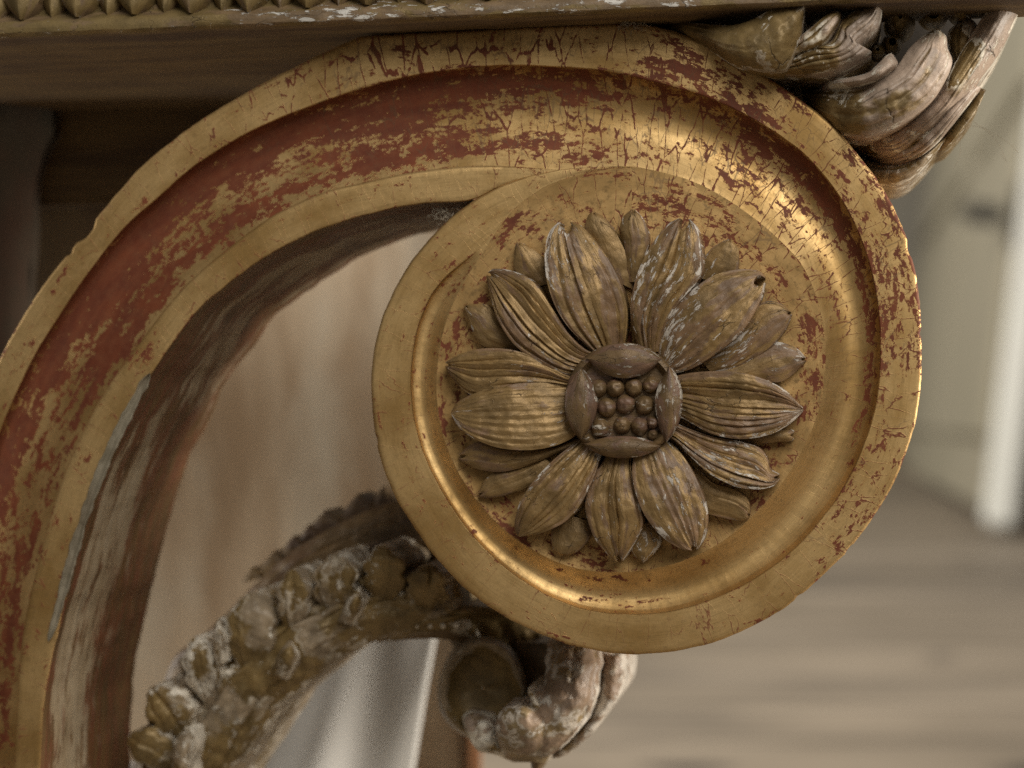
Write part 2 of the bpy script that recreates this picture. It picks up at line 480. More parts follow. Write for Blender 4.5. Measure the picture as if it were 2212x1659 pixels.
def split(k):
    """the curve as angle->radius round E, x->y between, and angle->radius round O"""
    q = dens[k]
    xs = q[:, 0]
    i1 = np.argmax(xs >= E0[0]); i2 = np.argmax(xs >= O0[0]) if xs.max() >= O0[0] else len(q) - 1
    e = q[:i1 + 1] - E0; o = q[i2:] - O0
    ea = np.degrees(np.arctan2(-e[:, 1], -e[:, 0]))            # grows clockwise: ~ -90 .. 90
    ea = np.unwrap(np.radians(ea)); ea = -np.degrees(ea)
    ea2 = np.degrees(np.unwrap(np.arctan2(e[:, 0], -e[:, 1])))  # clockwise from straight up
    oa = np.degrees(np.unwrap(np.arctan2(o[:, 0], -o[:, 1]))) if len(o) > 1 else np.array([0.])
    return (ea2, np.hypot(e[:, 0], e[:, 1])), (q[i1:i2 + 1, 0], q[i1:i2 + 1, 1]), (oa, np.hypot(o[:, 0], o[:, 1]))


def mono(x, y):
    xm = np.maximum.accumulate(x); keep = np.concatenate([[True], np.diff(xm) > 1e-6])
    return xm[keep], y[keep]


def ev(k, st):
    (a, r), (x, y), (o, ro) = split(k)
    out = np.zeros((len(st), 2))
    am, rm = mono(a, r); om, rom = mono(o, ro) if len(o) > 1 else (None, None)
    for i, (kind, v) in enumerate(st):
        if kind == 0:
            R = np.interp(v, am, rm); t = math.radians(v)
            out[i] = E0 + R * np.array([math.sin(t), -math.cos(t)])
        elif kind == 1:
            out[i] = (v, np.interp(v, x, y))
        else:
            R = np.interp(v, om, rom); t = math.radians(v)
            out[i] = O0 + R * np.array([math.sin(t), -math.cos(t)])
    return out


NE, NV, NO = 420, 70, 720
st = [(0, v) for v in np.linspace(-112, 0, NE, endpoint=False)] + [(1, v) for v in np.linspace(E0[0], O0[0], NV, endpoint=False)] + [(2, v) for v in np.linspace(0, 360, NO + 1)]
eA, eB, eC = ev('A', st), ev('B', st), ev('C', st)
N = len(st)
mid = (eA + eC) / 2
sE = np.concatenate([[0], np.cumsum(np.linalg.norm(np.diff(mid, axis=0), axis=1))]) * .0001175   # metres along


def keyed(keys):
    """values given near picture points, spread along the stations"""
    idx, val, last = [], [], -1
    for x, y, v in keys:
        dd = np.hypot(mid[:, 0] - x, mid[:, 1] - y); dd[:max(last, 0)] = 1e9
        if last < 0: dd[N * 3 // 4:] = 1e9
        last = int(np.argmin(dd)); idx.append(last); val.append(v)
    return np.interp(np.arange(N), idx, val)


def blobs(Q, lst):
    r = np.zeros(Q.shape[:-1])
    for x, y, rad, amt in lst:
        dd = np.hypot(Q[..., 0] - x, Q[..., 1] - y)
        r += amt * np.clip(1 - dd / rad, 0, 1) ** .8
    return r


leg = part('scroll_leg', table, UP)
PXM = .0001175


def band(name, e1, e2, ts, depth, wear, crack, mat, i0=0, i1=None, uoff=0.0, voff=0.0):
    """sheet between two edge curves; depth(t, width_m) -> off; ts are the places across"""
    i1 = N if i1 is None else i1
    a, b = e1[i0:i1], e2[i0:i1]
    ts = np.asarray(ts)
    Q = a[:, None, :] * (1 - ts)[None, :, None] + b[:, None, :] * ts[None, :, None]
    wd = np.linalg.norm(b - a, axis=1) * PXM
    off = np.stack([depth(t, wd) for t in ts], 1)
    P = loc(Q[..., 0], Q[..., 1], off)
    uv = np.stack([np.broadcast_to(sE[i0:i1, None] + uoff, off.shape), ts[None] * wd[:, None] + voff], -1)
    wa = wear(Q, np.broadcast_to(ts[None], off.shape), np.arange(i0, i1))
    ck = crack(Q, np.broadcast_to(ts[None], off.shape), np.arange(i0, i1))
    return grid(name, P, mat, leg, uv, {'wear': wa, 'crack': ck}, 40, True), Q


# outer rim
rimw = keyed([(-60, 1400, .42), (120, 650, .08), (350, 380, .10), (600, 230, .08), (850, 120, .22), (1120, 100, .10), (1300, 105, .14), (1450, 140, .34), (1600, 190, .34), (1760, 310, .26), (1860, 420, .36), (1925, 560, .40), (1945, 760, .38), (1930, 900, .30),
              (1860, 1060, .28), (1700, 1240, .12), (1500, 1350, .04), (1340, 1370, .03), (1080, 1270, .08), (920, 1090, .08), (850, 900, .07), (850, 780, .07), (930, 590, .12), (1100, 450, .24), (1365, 400, .3)])
rimc = keyed([(-60, 1400, .1), (120, 650, .15), (500, 260, .4), (720, 150, .9), (900, 110, 1.2), (1120, 100, .9), (1350, 110, .6), (1500, 150, .5), (1700, 260, .32), (1925, 560, .45), (1945, 760, .4), (1860, 1060, .3), (1500, 1350, .2),
              (1080, 1270, .2), (850, 900, .2), (850, 780, .28), (930, 590, .25), (1100, 450, .15), (1365, 400, .3)])
RB = [(1420, 138, 34, .42), (1465, 135, 34, .42), (1500, 128, 26, .35), (1495, 160, 22, .35), (1460, 172, 10, .3), (1575, 215, 36, .26), (1640, 240, 34, .30), (1740, 320, 14, .3), (870, 100, 30, .22), (780, 160, 40, .15),
      (1930, 780, 40, .2), (1900, 960, 34, .24), (1810, 1180, 50, .22), (1960, 480, 40, .15), (1640, 1340, 22, .2)]
rt = np.array([0, .015, .04, .08, .16, .26, .36, .46, .56, .66, .76, .86, .93, .97, .99, 1])


def rim_depth(t, wd):
    cwid = np.clip((np.linalg.norm(eC - eB, axis=1) * PXM - .001) / .003, 0, 1)
    e = .0007 * np.clip(1 - t / .06, 0, 1) ** 2 + cwid * .0004 * np.clip(1 - (1 - t) / .03, 0, 1) ** 2
    return np.full(N, e) - .0001 * math.sin(t * math.pi)


band('outer_rim', eA, eB, rt, rim_depth,
     lambda Q, T, i: rimw[i][:, None] + blobs(Q, RB) + .14 * np.clip(1 - (1 - T) / .06, 0, 1) + .10 * np.clip(1 - T / .05, 0, 1),
     lambda Q, T, i: rimc[i][:, None] + 0 * T, M_GILT)

# cove
cw = keyed([(-40, 1650, .40), (0, 1350, .52), (60, 1080, .48), (130, 800, .70), (250, 620, .76), (400, 480, .68), (560, 370, .62), (760, 300, .58), (900, 265, .58), (1060, 250, .50), (1200, 252, .36), (1365, 262, .28), (1500, 300, .34),
            (1640, 385, .38), (1760, 500, .36), (1830, 640, .24), (1845, 780, .16), (1820, 920, .10), (1700, 1110, .06), (1500, 1250, .06), (1340, 1280, .05), (1150, 1225, .06), (1000, 1060, .08), (918, 860, .12), (940, 690, .15), (1033, 555, .2), (1365, 441, .3)])
cc = keyed([(-40, 1650, .0), (130, 800, .0), (560, 370, .2), (900, 265, .8), (1060, 250, 1.0), (1365, 262, 1.0), (1500, 300, 1.0), (1760, 500, .6), (1830, 640, .4), (1845, 780, .3), (1700, 1110, .0), (1340, 1280, 0.), (918, 860, .1), (1033, 555, .2), (1365, 441, .2)])
kt = np.array([0, .03, .08, .13, .2, .28, .4, .55, .7, .85, .95, 1.0])
kd = np.array([.4, 2.6, 4.3, 5.1, 5.9, 6.5, 7.0, 6.7, 5.4, 3.4, 1.9, 1.2]) * .001
ct = np.concatenate([np.linspace(0, .16, 14, endpoint=False), np.linspace(.16, .9, 28, endpoint=False), np.linspace(.9, 1, 6)])
from functools import lru_cache
kk = cr(np.stack([kt * 1000, kd * 1e5], -1), 400)
sc_end = np.ones(N)


def cove_depth(t, wd):
    d0 = np.interp(t * 1000, kk[:, 0], kk[:, 1]) * 1e-5
    f = np.clip((wd - .0016) / .0175, 0, 1) ** .85
    return d0 * f


def cove_wear(Q, T, i):
    edge = keyed([(-40, 1650, .1), (560, 370, .1), (1060, 250, .22), (1365, 262, .18), (1600, 350, .30), (1760, 500, .42), (1830, 640, .40), (1845, 780, .30), (1760, 1040, .05), (1340, 1280, .1), (918, 860, .16), (1033, 555, .1), (1365, 441, 0)])
    r = cw[i][:, None] + edge[i][:, None] * np.clip(1 - np.abs(T - .17) / .17, 0, 1) ** .6
    legw = np.interp(i, [0, NE - 60, NE + NV + 60], [1, .8, 0])[:, None]
    r = r + legw * np.interp(T, [0, .15, .32, .5, .7, .86, .93], [.10, .16, .08, -.16, -.12, .10, -.25])
    r = r - .22 * np.clip((T - .88) / .08, 0, 1) * (1 - legw)
    r = r + blobs(Q, [(1060, 310, 60, .18), (960, 330, 90, .16), (1100, 180, 60, .12), (1700, 420, 60, .12), (1140, 300, 30, .15)])
    return r


band('cove', eB, eC, ct, cove_depth, cove_wear, lambda Q, T, i: cc[i][:, None] * np.clip(1.3 - .5 * T, 0, 1) + 0 * T, M_GILT, voff=.02)

# inner fillet of the leg (ends where the volute swallows it)
stD = [s for s in st if s[0] == 0 or (s[0] == 1 and s[1] < 1209)]
nD = len(stD)
eD = ev('D', stD)
eDf = np.vstack([eD, eC[nD:]])
ft = np.array([0, .03, .08, .2, .35, .5, .65, .8, .92, .97, 1])
band('inner_rim', eC, eDf, ft, lambda t, wd: np.full(nD, .0005 + .0006 * max(0, 1 - t / .05) + .0005 * max(0, 1 - (1 - t) / .06) ** 2),
     lambda Q, T, i: .08 + .16 * np.clip(1 - (1 - T) / .08, 0, 1) + .1 * np.clip(1 - T / .1, 0, 1) + blobs(Q, [(300, 760, 60, .1), (120, 1150, 200, .08)]),
     lambda Q, T, i: .25 + 0 * T, M_GILT, 0, nD, voff=.06)

# medallion disc
rr = np.concatenate([np.linspace(0, .8, 26, endpoint=False), np.linspace(.8, 1, 14), [1.0]])
io = NE + NV
Q = O0[None, None] * (1 - rr)[None, :, None] + eC[io:, None, :] * rr[None, :, None]
rad = np.linalg.norm(Q - O0, axis=-1)
th = np.radians(np.linspace(0, 360, NO + 1))[:, None] + 0 * rad
# the edge at the first turn stands sharp, the rest meets the cove in a crease
c_end = cove_depth(1.0, np.linalg.norm(eC - eB, axis=1) * PXM)[io:]
off = .0012 + (c_end[:, None] - .0012) * np.clip((rr[None] - .86) / .14, 0, 1) ** 2
off = off * np.clip(th / 1.0, 0, 1) * np.clip((5.3 - th) / .6, 0, 1)
off[:, -1] = np.maximum(off[:, -1], 0)
off[:, -1] = c_end * np.clip((5.3 - th[:, 0]) / .6, 0, 1) + .0001
off = off + .00012 * nz(np.concatenate([Q / 40., 0 * Q[..., :1]], -1), 1, 3)
P = loc(Q[..., 0], Q[..., 1], off)
uv = np.stack([th * .045, rad * PXM + .1], -1)
wa = .26 + blobs(Q, [(1120, 470, 60, .16), (1430, 430, 70, .28), (1250, 450, 60, .1), (1560, 520, 70, .14), (1700, 620, 80, .16), (1760, 740, 90, .26), (1750, 850, 60, .2), (1740, 700, 40, .1), (1620, 1090, 60, .1), (1500, 1180, 50, .16), (1300, 1220, 60, .1), (1060, 520, 50, .12)])
ck = .30 + blobs(Q, [(1450, 440, 200, .4), (1650, 560, 150, .4)])
grid('medallion', P, M_DISC, leg, uv, {'wear': wa, 'crack': ck}, 50, True)

# side walls: soffit of the arch and the outer edge
DEP = .062
su_ = np.linspace(0, 1, 26)


def wall(name, e, ua, off0, mat, sl, attrs_fn, flip):
    q = e[sl]
    P0 = loc(q[:, 0], q[:, 1], off0)
    P = np.repeat(P0[:, None, :], len(su_), 1)
    P[..., 1] = off0 + (DEP - off0) * su_[None]
    dn = np.gradient(P0[:, [0, 2]], axis=0); dn /= np.linalg.norm(dn, axis=1)[:, None] + 1e-12
    nrm = np.stack([dn[:, 1], -dn[:, 0]], -1)
    wob = .0010 * nz(P * np.array([1, .4, 1]), 60, 5, 3)
    wob = wob * np.clip(su_ / .15, 0, 1)[None]
    P[..., 0] += nrm[:, 0, None] * wob; P[..., 2] += nrm[:, 1, None] * wob
    uv = np.stack([np.broadcast_to(ua[sl][:, None], P.shape[:2]), .2 + su_[None] * DEP + 0 * P[..., 0]], -1)
    return grid(name, P, mat, leg, uv, attrs_fn(q, P), 50, flip)


def mat_soffit():
    g = G('streaked_soffit')
    wr = g.attr('wear')
    n1 = g.noise(g.uv(22, 190), 1, 9, .66, .3)
    n2 = g.noise(g.uv(35, 120, 4.0), 1, 8, .68, .3)
    n3 = g.noise(g.uv(60, 420, 8.0), 1, 7, .66)
    col = g.mix(g.ramp(n1, .4, .62), (.095, .052, .019), (.17, .095, .035))
    red = g.ramp(g.math('ADD', n3, g.math('MULTIPLY', wr, .1)), .5, .58)
    col = g.mix(red, col, (.17, .06, .026))
    cream = g.ramp(g.math('ADD', g.math('ADD', g.math('MULTIPLY', n2, .55), g.math('MULTIPLY', n3, .45)), g.math('MULTIPLY_ADD', wr, .26, -.13)), .51, .58)
    col = g.mix(cream, col, g.mix(g.ramp(n1, .4, .6), (.33, .25, .155), (.40, .32, .215)))
    col = g.mix(g.math('MULTIPLY', g.ramp(n3, .56, .68), .5), col, (.07, .045, .025))
    g.bump(n3, .5, .0004)
    return g.out(Base_Color=col, Roughness=.55, Metallic=.12)


M_SOF = mat_soffit()


def sof_attr(q, P):
    y = q[:, 1]
    d = (P[..., 1]) / DEP
    base = np.interp(y, [430, 700, 950, 1200, 1500, 1700], [.1, .30, .62, .80, .72, .7])
    lo = base[:, None] * np.interp(d, [0, .06, .12, .5, .62, 1], [.2, .5, 1.15, 1.05, .35, .15])
    up = np.interp(d, [0, .15, .35, .6, .8, 1], [.10, .22, .62, .74, .62, .5])
    k_ = np.clip((y - 750) / 350, 0, 1)[:, None]
    r = up * (1 - k_) + lo * k_
    return {'wear': r, 'crack': 0 * r}


uD = np.concatenate([[0], np.cumsum(np.linalg.norm(np.diff(eD, axis=0), axis=1))]) * PXM
kD = NE - int(NE * (math.degrees(math.atan2(1120 - 1012, 1500 - 434)) / 112.))
wall('soffit', eD, uD, .0010, M_SOF, slice(0, kD + 2), sof_attr, False)
wall('outer_edge', eA, sE, .0007, M_GILT, slice(0, N), lambda q, P: {'wear': np.full(P.shape[:2], .35), 'crack': np.full(P.shape[:2], .3)}, True)

# grey channel where the fillet's edge has broken away
ch_t = cr([(324, 806), (290, 868), (240, 968), (206, 1050), (178, 1130), (150, 1225), (122, 1330), (104, 1385)], 90)
dch = np.gradient(ch_t, axis=0); dch /= np.linalg.norm(dch, axis=1)[:, None]
nch = np.stack([-dch[:, 1], dch[:, 0]], -1)
tt = np.linspace(-1, 1, 9)
ragg = np.array([mnoise.fractal((x * .21, 3.3, 0), 1, 2, 4) for x in range(90)])
wdt = (1 + .45 * ragg) * np.interp(np.linspace(0, 1, 90), [0, .02, .05, .3, .7, .95, .985, 1], [.1, .75, 1, 1, .95, .8, .5, .1]) * 11
Q = ch_t[:, None, :] + nch[:, None, :] * (tt[None, :, None] * wdt[:, None, None])
off = -.0006 * np.interp(np.abs(tt), [0, .45, .75, 1], [-.1, .2, 1.4, -.8])[None] + .0003 * nz(np.concatenate([Q / 14, Q[..., :1] * 0], -1), 1, 9)
grid('broken_edge', loc(Q[..., 0], Q[..., 1], off), M_GREY, leg)['label'] = 'bare grey strip where the inner edge has broken away'


# ---- leaf-shaped carving between two traced edges
def leaf(name, L, R, parent, mat, offs, dome=.002, flutes=0, amp=.0004, notch=0.0, skirt=.002, wear=.4, seed=0, tilt=0.0, nu=44, nv=30,
         rough=.00022, pw=2.2, conv=loc, flute_pow=1.0, ridge=0.0, jag=0.0, uvs=PXM, scal=None):
    if len(L[0]) == 2:
        pass
    Lc, Rc = cr(L, nu), cr(R, nu)
    v = np.linspace(0, 1, nv); u = np.linspace(0, 1, nu)
    if jag:
        for E_, sg in ((Lc, 1), (Rc, 2)):
            dd = np.gradient(E_, axis=0); dd /= np.linalg.norm(dd, axis=1)[:, None] + 1e-9
            E_ += np.stack([dd[:, 1], -dd[:, 0]], -1) * (jag * np.array([mnoise.fractal((x * 7 + seed * 3.1, sg * 5, seed), 1, 2, 3) for x in u]))[:, None]
    if scal:
        M = (Lc + Rc) / 2
        for E_, p in ((Lc, 0), (Rc, .5)):
            dd = E_ - M; dd /= np.linalg.norm(dd, axis=1)[:, None] + 1e-9
            E_ += dd * (scal[1] * (np.abs(np.sin(np.pi * (scal[0] * u + p))) - .45) * np.clip(u / .25, 0, 1))[:, None]
    Q = Lc[:, None] * (1 - v)[None, :, None] + Rc[:, None] * v[None, :, None]
    if notch:
        back = Q[-6:-5] - Q[-1:]
        tri = np.clip(1 - np.abs(v - .52) / .3, 0, 1)
        k = np.clip((u - .8) / .2, 0, 1)[:, None] ** 2 * tri[None] * notch
        Q = Q + back * k[..., None] * 1.0
    ob = np.interp(u, np.linspace(0, 1, len(offs)), offs)
    # smooth the keyed heights
    for _ in range(3): ob[1:-1] = (ob[:-2] + ob[1:-1] * 2 + ob[2:]) / 4
    prof = (1 - np.abs(2 * v - 1) ** pw)
    relief = np.zeros((nu, nv))
    side = np.clip(np.minimum(v, 1 - v) / .06, 0, 1)
    end = np.clip((1 - u) / .12, 0, 1) ** .6
    off = ob[:, None] - dome * prof[None] * (.35 + .65 * end[:, None])
    if flutes:
        # gouge cuts of uneven spacing and strength
        wv1 = np.array([mnoise.noise((x * 2.6 + seed * 2.3, seed, 0)) for x in v]) * .16
        am = np.array([mnoise.noise((x * 3.5 + seed * 4.1, seed, 7)) for x in v])
        am = np.clip(.62 + 1.1 * am, .12, 1.5)
        wob = .03 * np.sin(u * 4 + seed)
        ph = np.pi * flutes * (v[None] + wv1[None] + wob[:, None] * side[None])
        v0 = .5 + .16 * math.sin(seed * 2.9)
        x = (flutes + .5) * np.abs(v[None] + wv1[None] + wob[:, None] * side[None] - v0)
        fr = x % 1.0
        saw = np.where(fr < .80, fr / .80, (1 - fr) / .20) - .5
        cut = -np.exp(-((np.minimum(fr, 1 - fr) - .02) / .09) ** 2)
        fl = (1.15 * saw if seed % 3 else -1.0 * saw) + .55 * cut
        lenm = np.array([[mnoise.noise((x * 2.2 + seed, y * 5, seed * 1.9)) for y in v] for x in u])
        fl = fl * am[None] * np.clip(.85 + 1.0 * lenm, .15, 1.5)
        relief = np.clip(fl, -1.2, 1.2)
        off = off - amp * fl * side[None] * (np.clip(u / .06, 0, 1) * np.clip((1.02 - u) / .25, 0, 1))[:, None]
    if ridge:
        off = off - ridge * np.clip(1 - np.abs(v - .5) / .5, 0, 1)[None]
    off = off + tilt * (v[None] - .5)
    q3 = np.concatenate([Q / 26., np.full(Q.shape[:2] + (1,), seed * 1.37)], -1)
    off = off - rough * nz(q3, 1, seed, 4) * side[None]
    P = conv(Q[..., 0], Q[..., 1], off)
    # thickness: a skirt down to the ground
    P2 = np.zeros((nu + 2, nv + 2, 3)); P2[1:-1, 1:-1] = P
    P2[0, 1:-1] = P[0]; P2[-1, 1:-1] = P[-1]; P2[:, 0] = P2[:, 1]; P2[:, -1] = P2[:, -2]
    msk = np.zeros(P2.shape[:2], bool); msk[0] = msk[-1] = True; msk[:, 0] = msk[:, -1] = True
    P2[..., 1][msk] = np.maximum(P2[..., 1][msk] + .0008, skirt)
    ln = np.concatenate([[0], np.cumsum(np.linalg.norm(np.diff((Lc + Rc) / 2, axis=0), axis=1))]) * uvs
    wd = np.linalg.norm(Rc - Lc, axis=1).max() * uvs
    U = np.broadcast_to(ln[:, None], (nu, nv)) + seed * .173; V = np.broadcast_to(v[None] * wd, (nu, nv)) + seed * .091
    uv = np.pad(np.stack([U, V], -1), ((1, 1), (1, 1), (0, 0)), 'edge')
    wv = wear if np.isscalar(wear) else np.interp(u, np.linspace(0, 1, len(wear)), wear)[:, None]
    W = np.full((nu + 2, nv + 2), 0.) + (wv if np.isscalar(wv) else np.pad(wv, ((1, 1), (0, 0)), 'edge'))
    # wear sits on the high ridges and along the edges
    worn = .16 * relief + .30 * np.clip(1 - np.minimum(v, 1 - v) / .10, 0, 1)[None] + .22 * np.clip((u - .86) / .14, 0, 1)[:, None]
    W = W + np.pad(worn, ((1, 1), (1, 1)), 'edge') - .06
    o = grid(name, P2, mat, parent, uv, {'wear': W}, 46, True)
    # make the faces look outward whichever way round the edges were traced
    a = np.cross(P[nu // 2 + 1, nv // 2] - P[nu // 2, nv // 2], P[nu // 2, nv // 2 + 1] - P[nu // 2, nv // 2])
    if (a[1] > 0) == True:
        pass
    else:
        o.data.flip_normals()
    return o


def cv(f):
    return lambda pts: [f(x, y) for x, y in pts]


c1 = cv(lambda x, y: (893.3 + x * .5385, 382.9 + y * .5385))
c4 = cv(lambda x, y: (1446.3 + x * .3461, y * .3461))
c6 = cv(lambda x, y: (x * .4231, 1020.9 + y * .4231))
c7 = cv(lambda x, y: (850.8 + x * .3077, 1191.1 + y * .3077))
cb = cv(lambda x, y: ((1380 + x / 4.1475) / 1.1754, (820 + y / 4.1475) / 1.1754))

# ---- rosette
ros = part('rosette', table, UP)
BIG = [  # left edge base->tip, right edge base->tip, height keys (mm), flutes, tilt (mm), wear, notch
    ([(745, 720), (690, 670), (620, 600), (565, 510), (532, 400), (527, 290), (545, 220), (578, 182)], [(830, 720), (852, 640), (858, 540), (835, 440), (790, 345), (735, 265), (680, 200), (636, 178)], (5, 8, 9.5, 9, 6), 5, 1.0, .52, 2.2),
    ([(905, 700), (892, 650), (874, 590), (872, 500), (900, 380), (955, 270), (1020, 190), (1062, 165)], [(985, 700), (1010, 600), (1060, 510), (1130, 430), (1160, 370), (1156, 280), (1138, 205), (1112, 168)], (5, 8, 9, 8.5, 6), 4, -.6, .56, 2.0),
    ([(975, 720), (978, 650), (1020, 560), (1100, 468), (1200, 396), (1300, 370), (1380, 374), (1407, 395)], [(1040, 790), (1120, 765), (1230, 692), (1320, 612), (1372, 530), (1398, 470), (1402, 440), (1408, 425)], (5, 8.5, 10, 9, 7), 5, -.4, .62, 2.4),
    ([(1040, 800), (1110, 785), (1190, 778), (1290, 780), (1400, 808), (1480, 850), (1530, 893), (1560, 925)], [(1040, 960), (1080, 968), (1120, 990), (1200, 1030), (1310, 1050), (1430, 1032), (1515, 985), (1562, 938)], (5, 8, 9.5, 8.5, 5), 7, .6, .50, 0),
    ([(1040, 980), (1090, 1003), (1200, 1040), (1310, 1060), (1385, 1085), (1420, 1130), (1430, 1170), (1466, 1192)], [(1010, 1040), (1050, 1060), (1105, 1115), (1190, 1190), (1290, 1240), (1380, 1252), (1440, 1240), (1468, 1212)], (5, 6.5, 7.5, 6.5, 4), 5, -.8, .60, .8),
    ([(990, 1040), (1030, 1065), (1075, 1110), (1125, 1190), (1166, 1290), (1178, 1380), (1165, 1450), (1142, 1492)], [(895, 1060), (882, 1120), (877, 1190), (892, 1270), (930, 1360), (995, 1440), (1070, 1490), (1110, 1498)], (5, 8, 9.5, 8.5, 5), 5, -.8, .54, .8),
    ([(880, 1080), (872, 1130), (880, 1220), (905, 1310), (920, 1380), (905, 1430), (868, 1495), (838, 1540)], [(790, 1080), (765, 1130), (720, 1205), (696, 1270), (690, 1340), (722, 1440), (775, 1510), (812, 1545)], (5, 8, 9, 8, 5), 4, .0, .44, 1.0),
    ([(760, 1060), (750, 1115), (728, 1190), (695, 1265), (650, 1340), (590, 1393), (500, 1432), (428, 1442)], [(700, 1020), (640, 1070), (560, 1135), (478, 1222), (428, 1300), (408, 1370), (406, 1415), (415, 1440)], (5, 8.5, 10, 9, 5), 5, .9, .40, 0),
    ([(650, 1035), (620, 1055), (550, 1082), (450, 1095), (340, 1085), (250, 1052), (190, 1010), (152, 955)], [(650, 822), (600, 822), (520, 820), (450, 824), (345, 836), (255, 862), (180, 900), (150, 940)], (5, 8, 9.5, 8.5, 5), 7, .8, .36, 0),
    ([(640, 850), (580, 845), (480, 856), (380, 872), (270, 880), (210, 862), (150, 800), (128, 762)], [(640, 800), (600, 788), (545, 752), (480, 718), (380, 690), (265, 688), (180, 712), (128, 742)], (5, 6.5, 8, 7, 4), 4, -.6, .38, .6),
    ([(690, 770), (640, 792), (580, 783), (500, 742), (405, 672), (335, 565), (302, 450), (292, 395)], [(740, 700), (690, 690), (620, 625), (555, 525), (485, 425), (410, 380), (330, 366), (300, 380)], (5, 8, 9.5, 8.5, 5), 5, -.6, .44, .8),
]
SMALL = [
    ([(740, 380), (725, 310), (705, 240), (690, 195), (700, 155), (716, 137)], [(880, 450), (872, 370), (850, 300), (810, 220), (770, 165), (724, 136)], (2, 3.5, 4, 2.5), 2, .0, .4),
    ([(850, 420), (848, 330), (845, 260), (828, 200), (845, 155), (876, 128)], [(930, 420), (930, 330), (946, 260), (938, 205), (912, 155), (886, 128)], (2, 3.6, 4, 2.6), 3, .0, .46),
    ([(480, 440), (420, 390), (403, 350), (404, 310), (408, 275), (414, 262)], [(580, 420), (540, 350), (515, 318), (480, 288), (445, 268), (424, 260)], (2, 3, 3.2, 2), 1, .0, .38),
    ([(420, 700), (330, 690), (268, 668), (225, 590), (205, 540), (202, 515)], [(420, 640), (370, 600), (335, 556), (295, 512), (240, 508), (208, 510)], (2, 3.4, 3.6, 2.2), 3, .0, .4),
    ([(1130, 400), (1150, 350), (1168, 320), (1195, 285), (1230, 262), (1262, 248)], [(1250, 430), (1280, 400), (1300, 370), (1304, 320), (1300, 280), (1276, 248)], (2, 3, 3.2, 2.2), 2, .0, .36),
    ([(1140, 720), (1260, 640), (1340, 560), (1400, 502), (1465, 502), (1512, 538)], [(1200, 790), (1290, 765), (1370, 722), (1432, 680), (1490, 615), (1518, 550)], (2.5, 4, 4.5, 3), 3, .0, .55),
    ([(1180, 790), (1280, 750), (1380, 690), (1450, 660), (1530, 682), (1572, 722)], [(1200, 840), (1320, 830), (1420, 822), (1480, 818), (1538, 776), (1574, 738)], (2, 2.8, 3, 1.8), 2, .0, .58),
    ([(1300, 960), (1380, 985), (1440, 1010), (1490, 1012), (1515, 1012), (1526, 1018)], [(1300, 1060), (1380, 1068), (1420, 1066), (1470, 1062), (1510, 1060), (1526, 1050)], (2, 2.6, 2.8, 2), 2, .0, .42),
    ([(1130, 1160), (1200, 1225), (1260, 1245), (1310, 1265), (1345, 1298), (1352, 1350)], [(1100, 1280), (1160, 1340), (1210, 1358), (1270, 1372), (1318, 1380), (1346, 1366)], (2, 3.2, 3.4, 2), 3, .0, .4),
    ([(960, 1380), (985, 1440), (990, 1470), (972, 1502), (945, 1530), (922, 1546)], [(870, 1400), (868, 1450), (872, 1490), (882, 1510), (898, 1532), (912, 1544)], (2, 3, 3.2, 2), 1, .0, .5),
    ([(700, 1380), (708, 1440), (690, 1470), (660, 1500), (640, 1512), (615, 1518)], [(580, 1340), (556, 1410), (552, 1450), (560, 1490), (575, 1510), (595, 1518)], (2, 3, 3.2, 2), 1, .0, .36),
    ([(560, 1160), (500, 1215), (440, 1250), (380, 1275), (310, 1288), (262, 1283)], [(520, 1120), (450, 1150), (390, 1172), (330, 1182), (285, 1215), (258, 1270)], (2, 3.2, 3.4, 2), 2, .0, .34),
    ([(660, 1080), (560, 1115), (450, 1160), (340, 1182), (240, 1165), (182, 1132)], [(660, 1040), (570, 1080), (470, 1090), (370, 1085), (255, 1062), (180, 1112)], (3, 5, 5.6, 3.4), 4, .0, .36),
]
k = 0
for L_, R_, hs, fl, ti, we, no in BIG:
    k += 1
    leaf('petal', c1(L_), c1(R_), ros, M_PETAL, [-h * .001 * .88 for h in hs], .0010, fl + 1, .00072, no, .001, we + .03, k, ti * .0026, 72, 64, .00030, 3.2, flute_pow=.8)
for L_, R_, hs, fl, ti, we in SMALL:
    k += 1
    leaf('small_petal', c1(L_), c1(R_), ros, M_PETAL, [-h * .001 * .72 for h in hs],   .0011, fl, .00022, .5, .001, we, k, ti, 40, 28, .00022, 2.2)

# centre of the flower: dark well, four sepals, beads


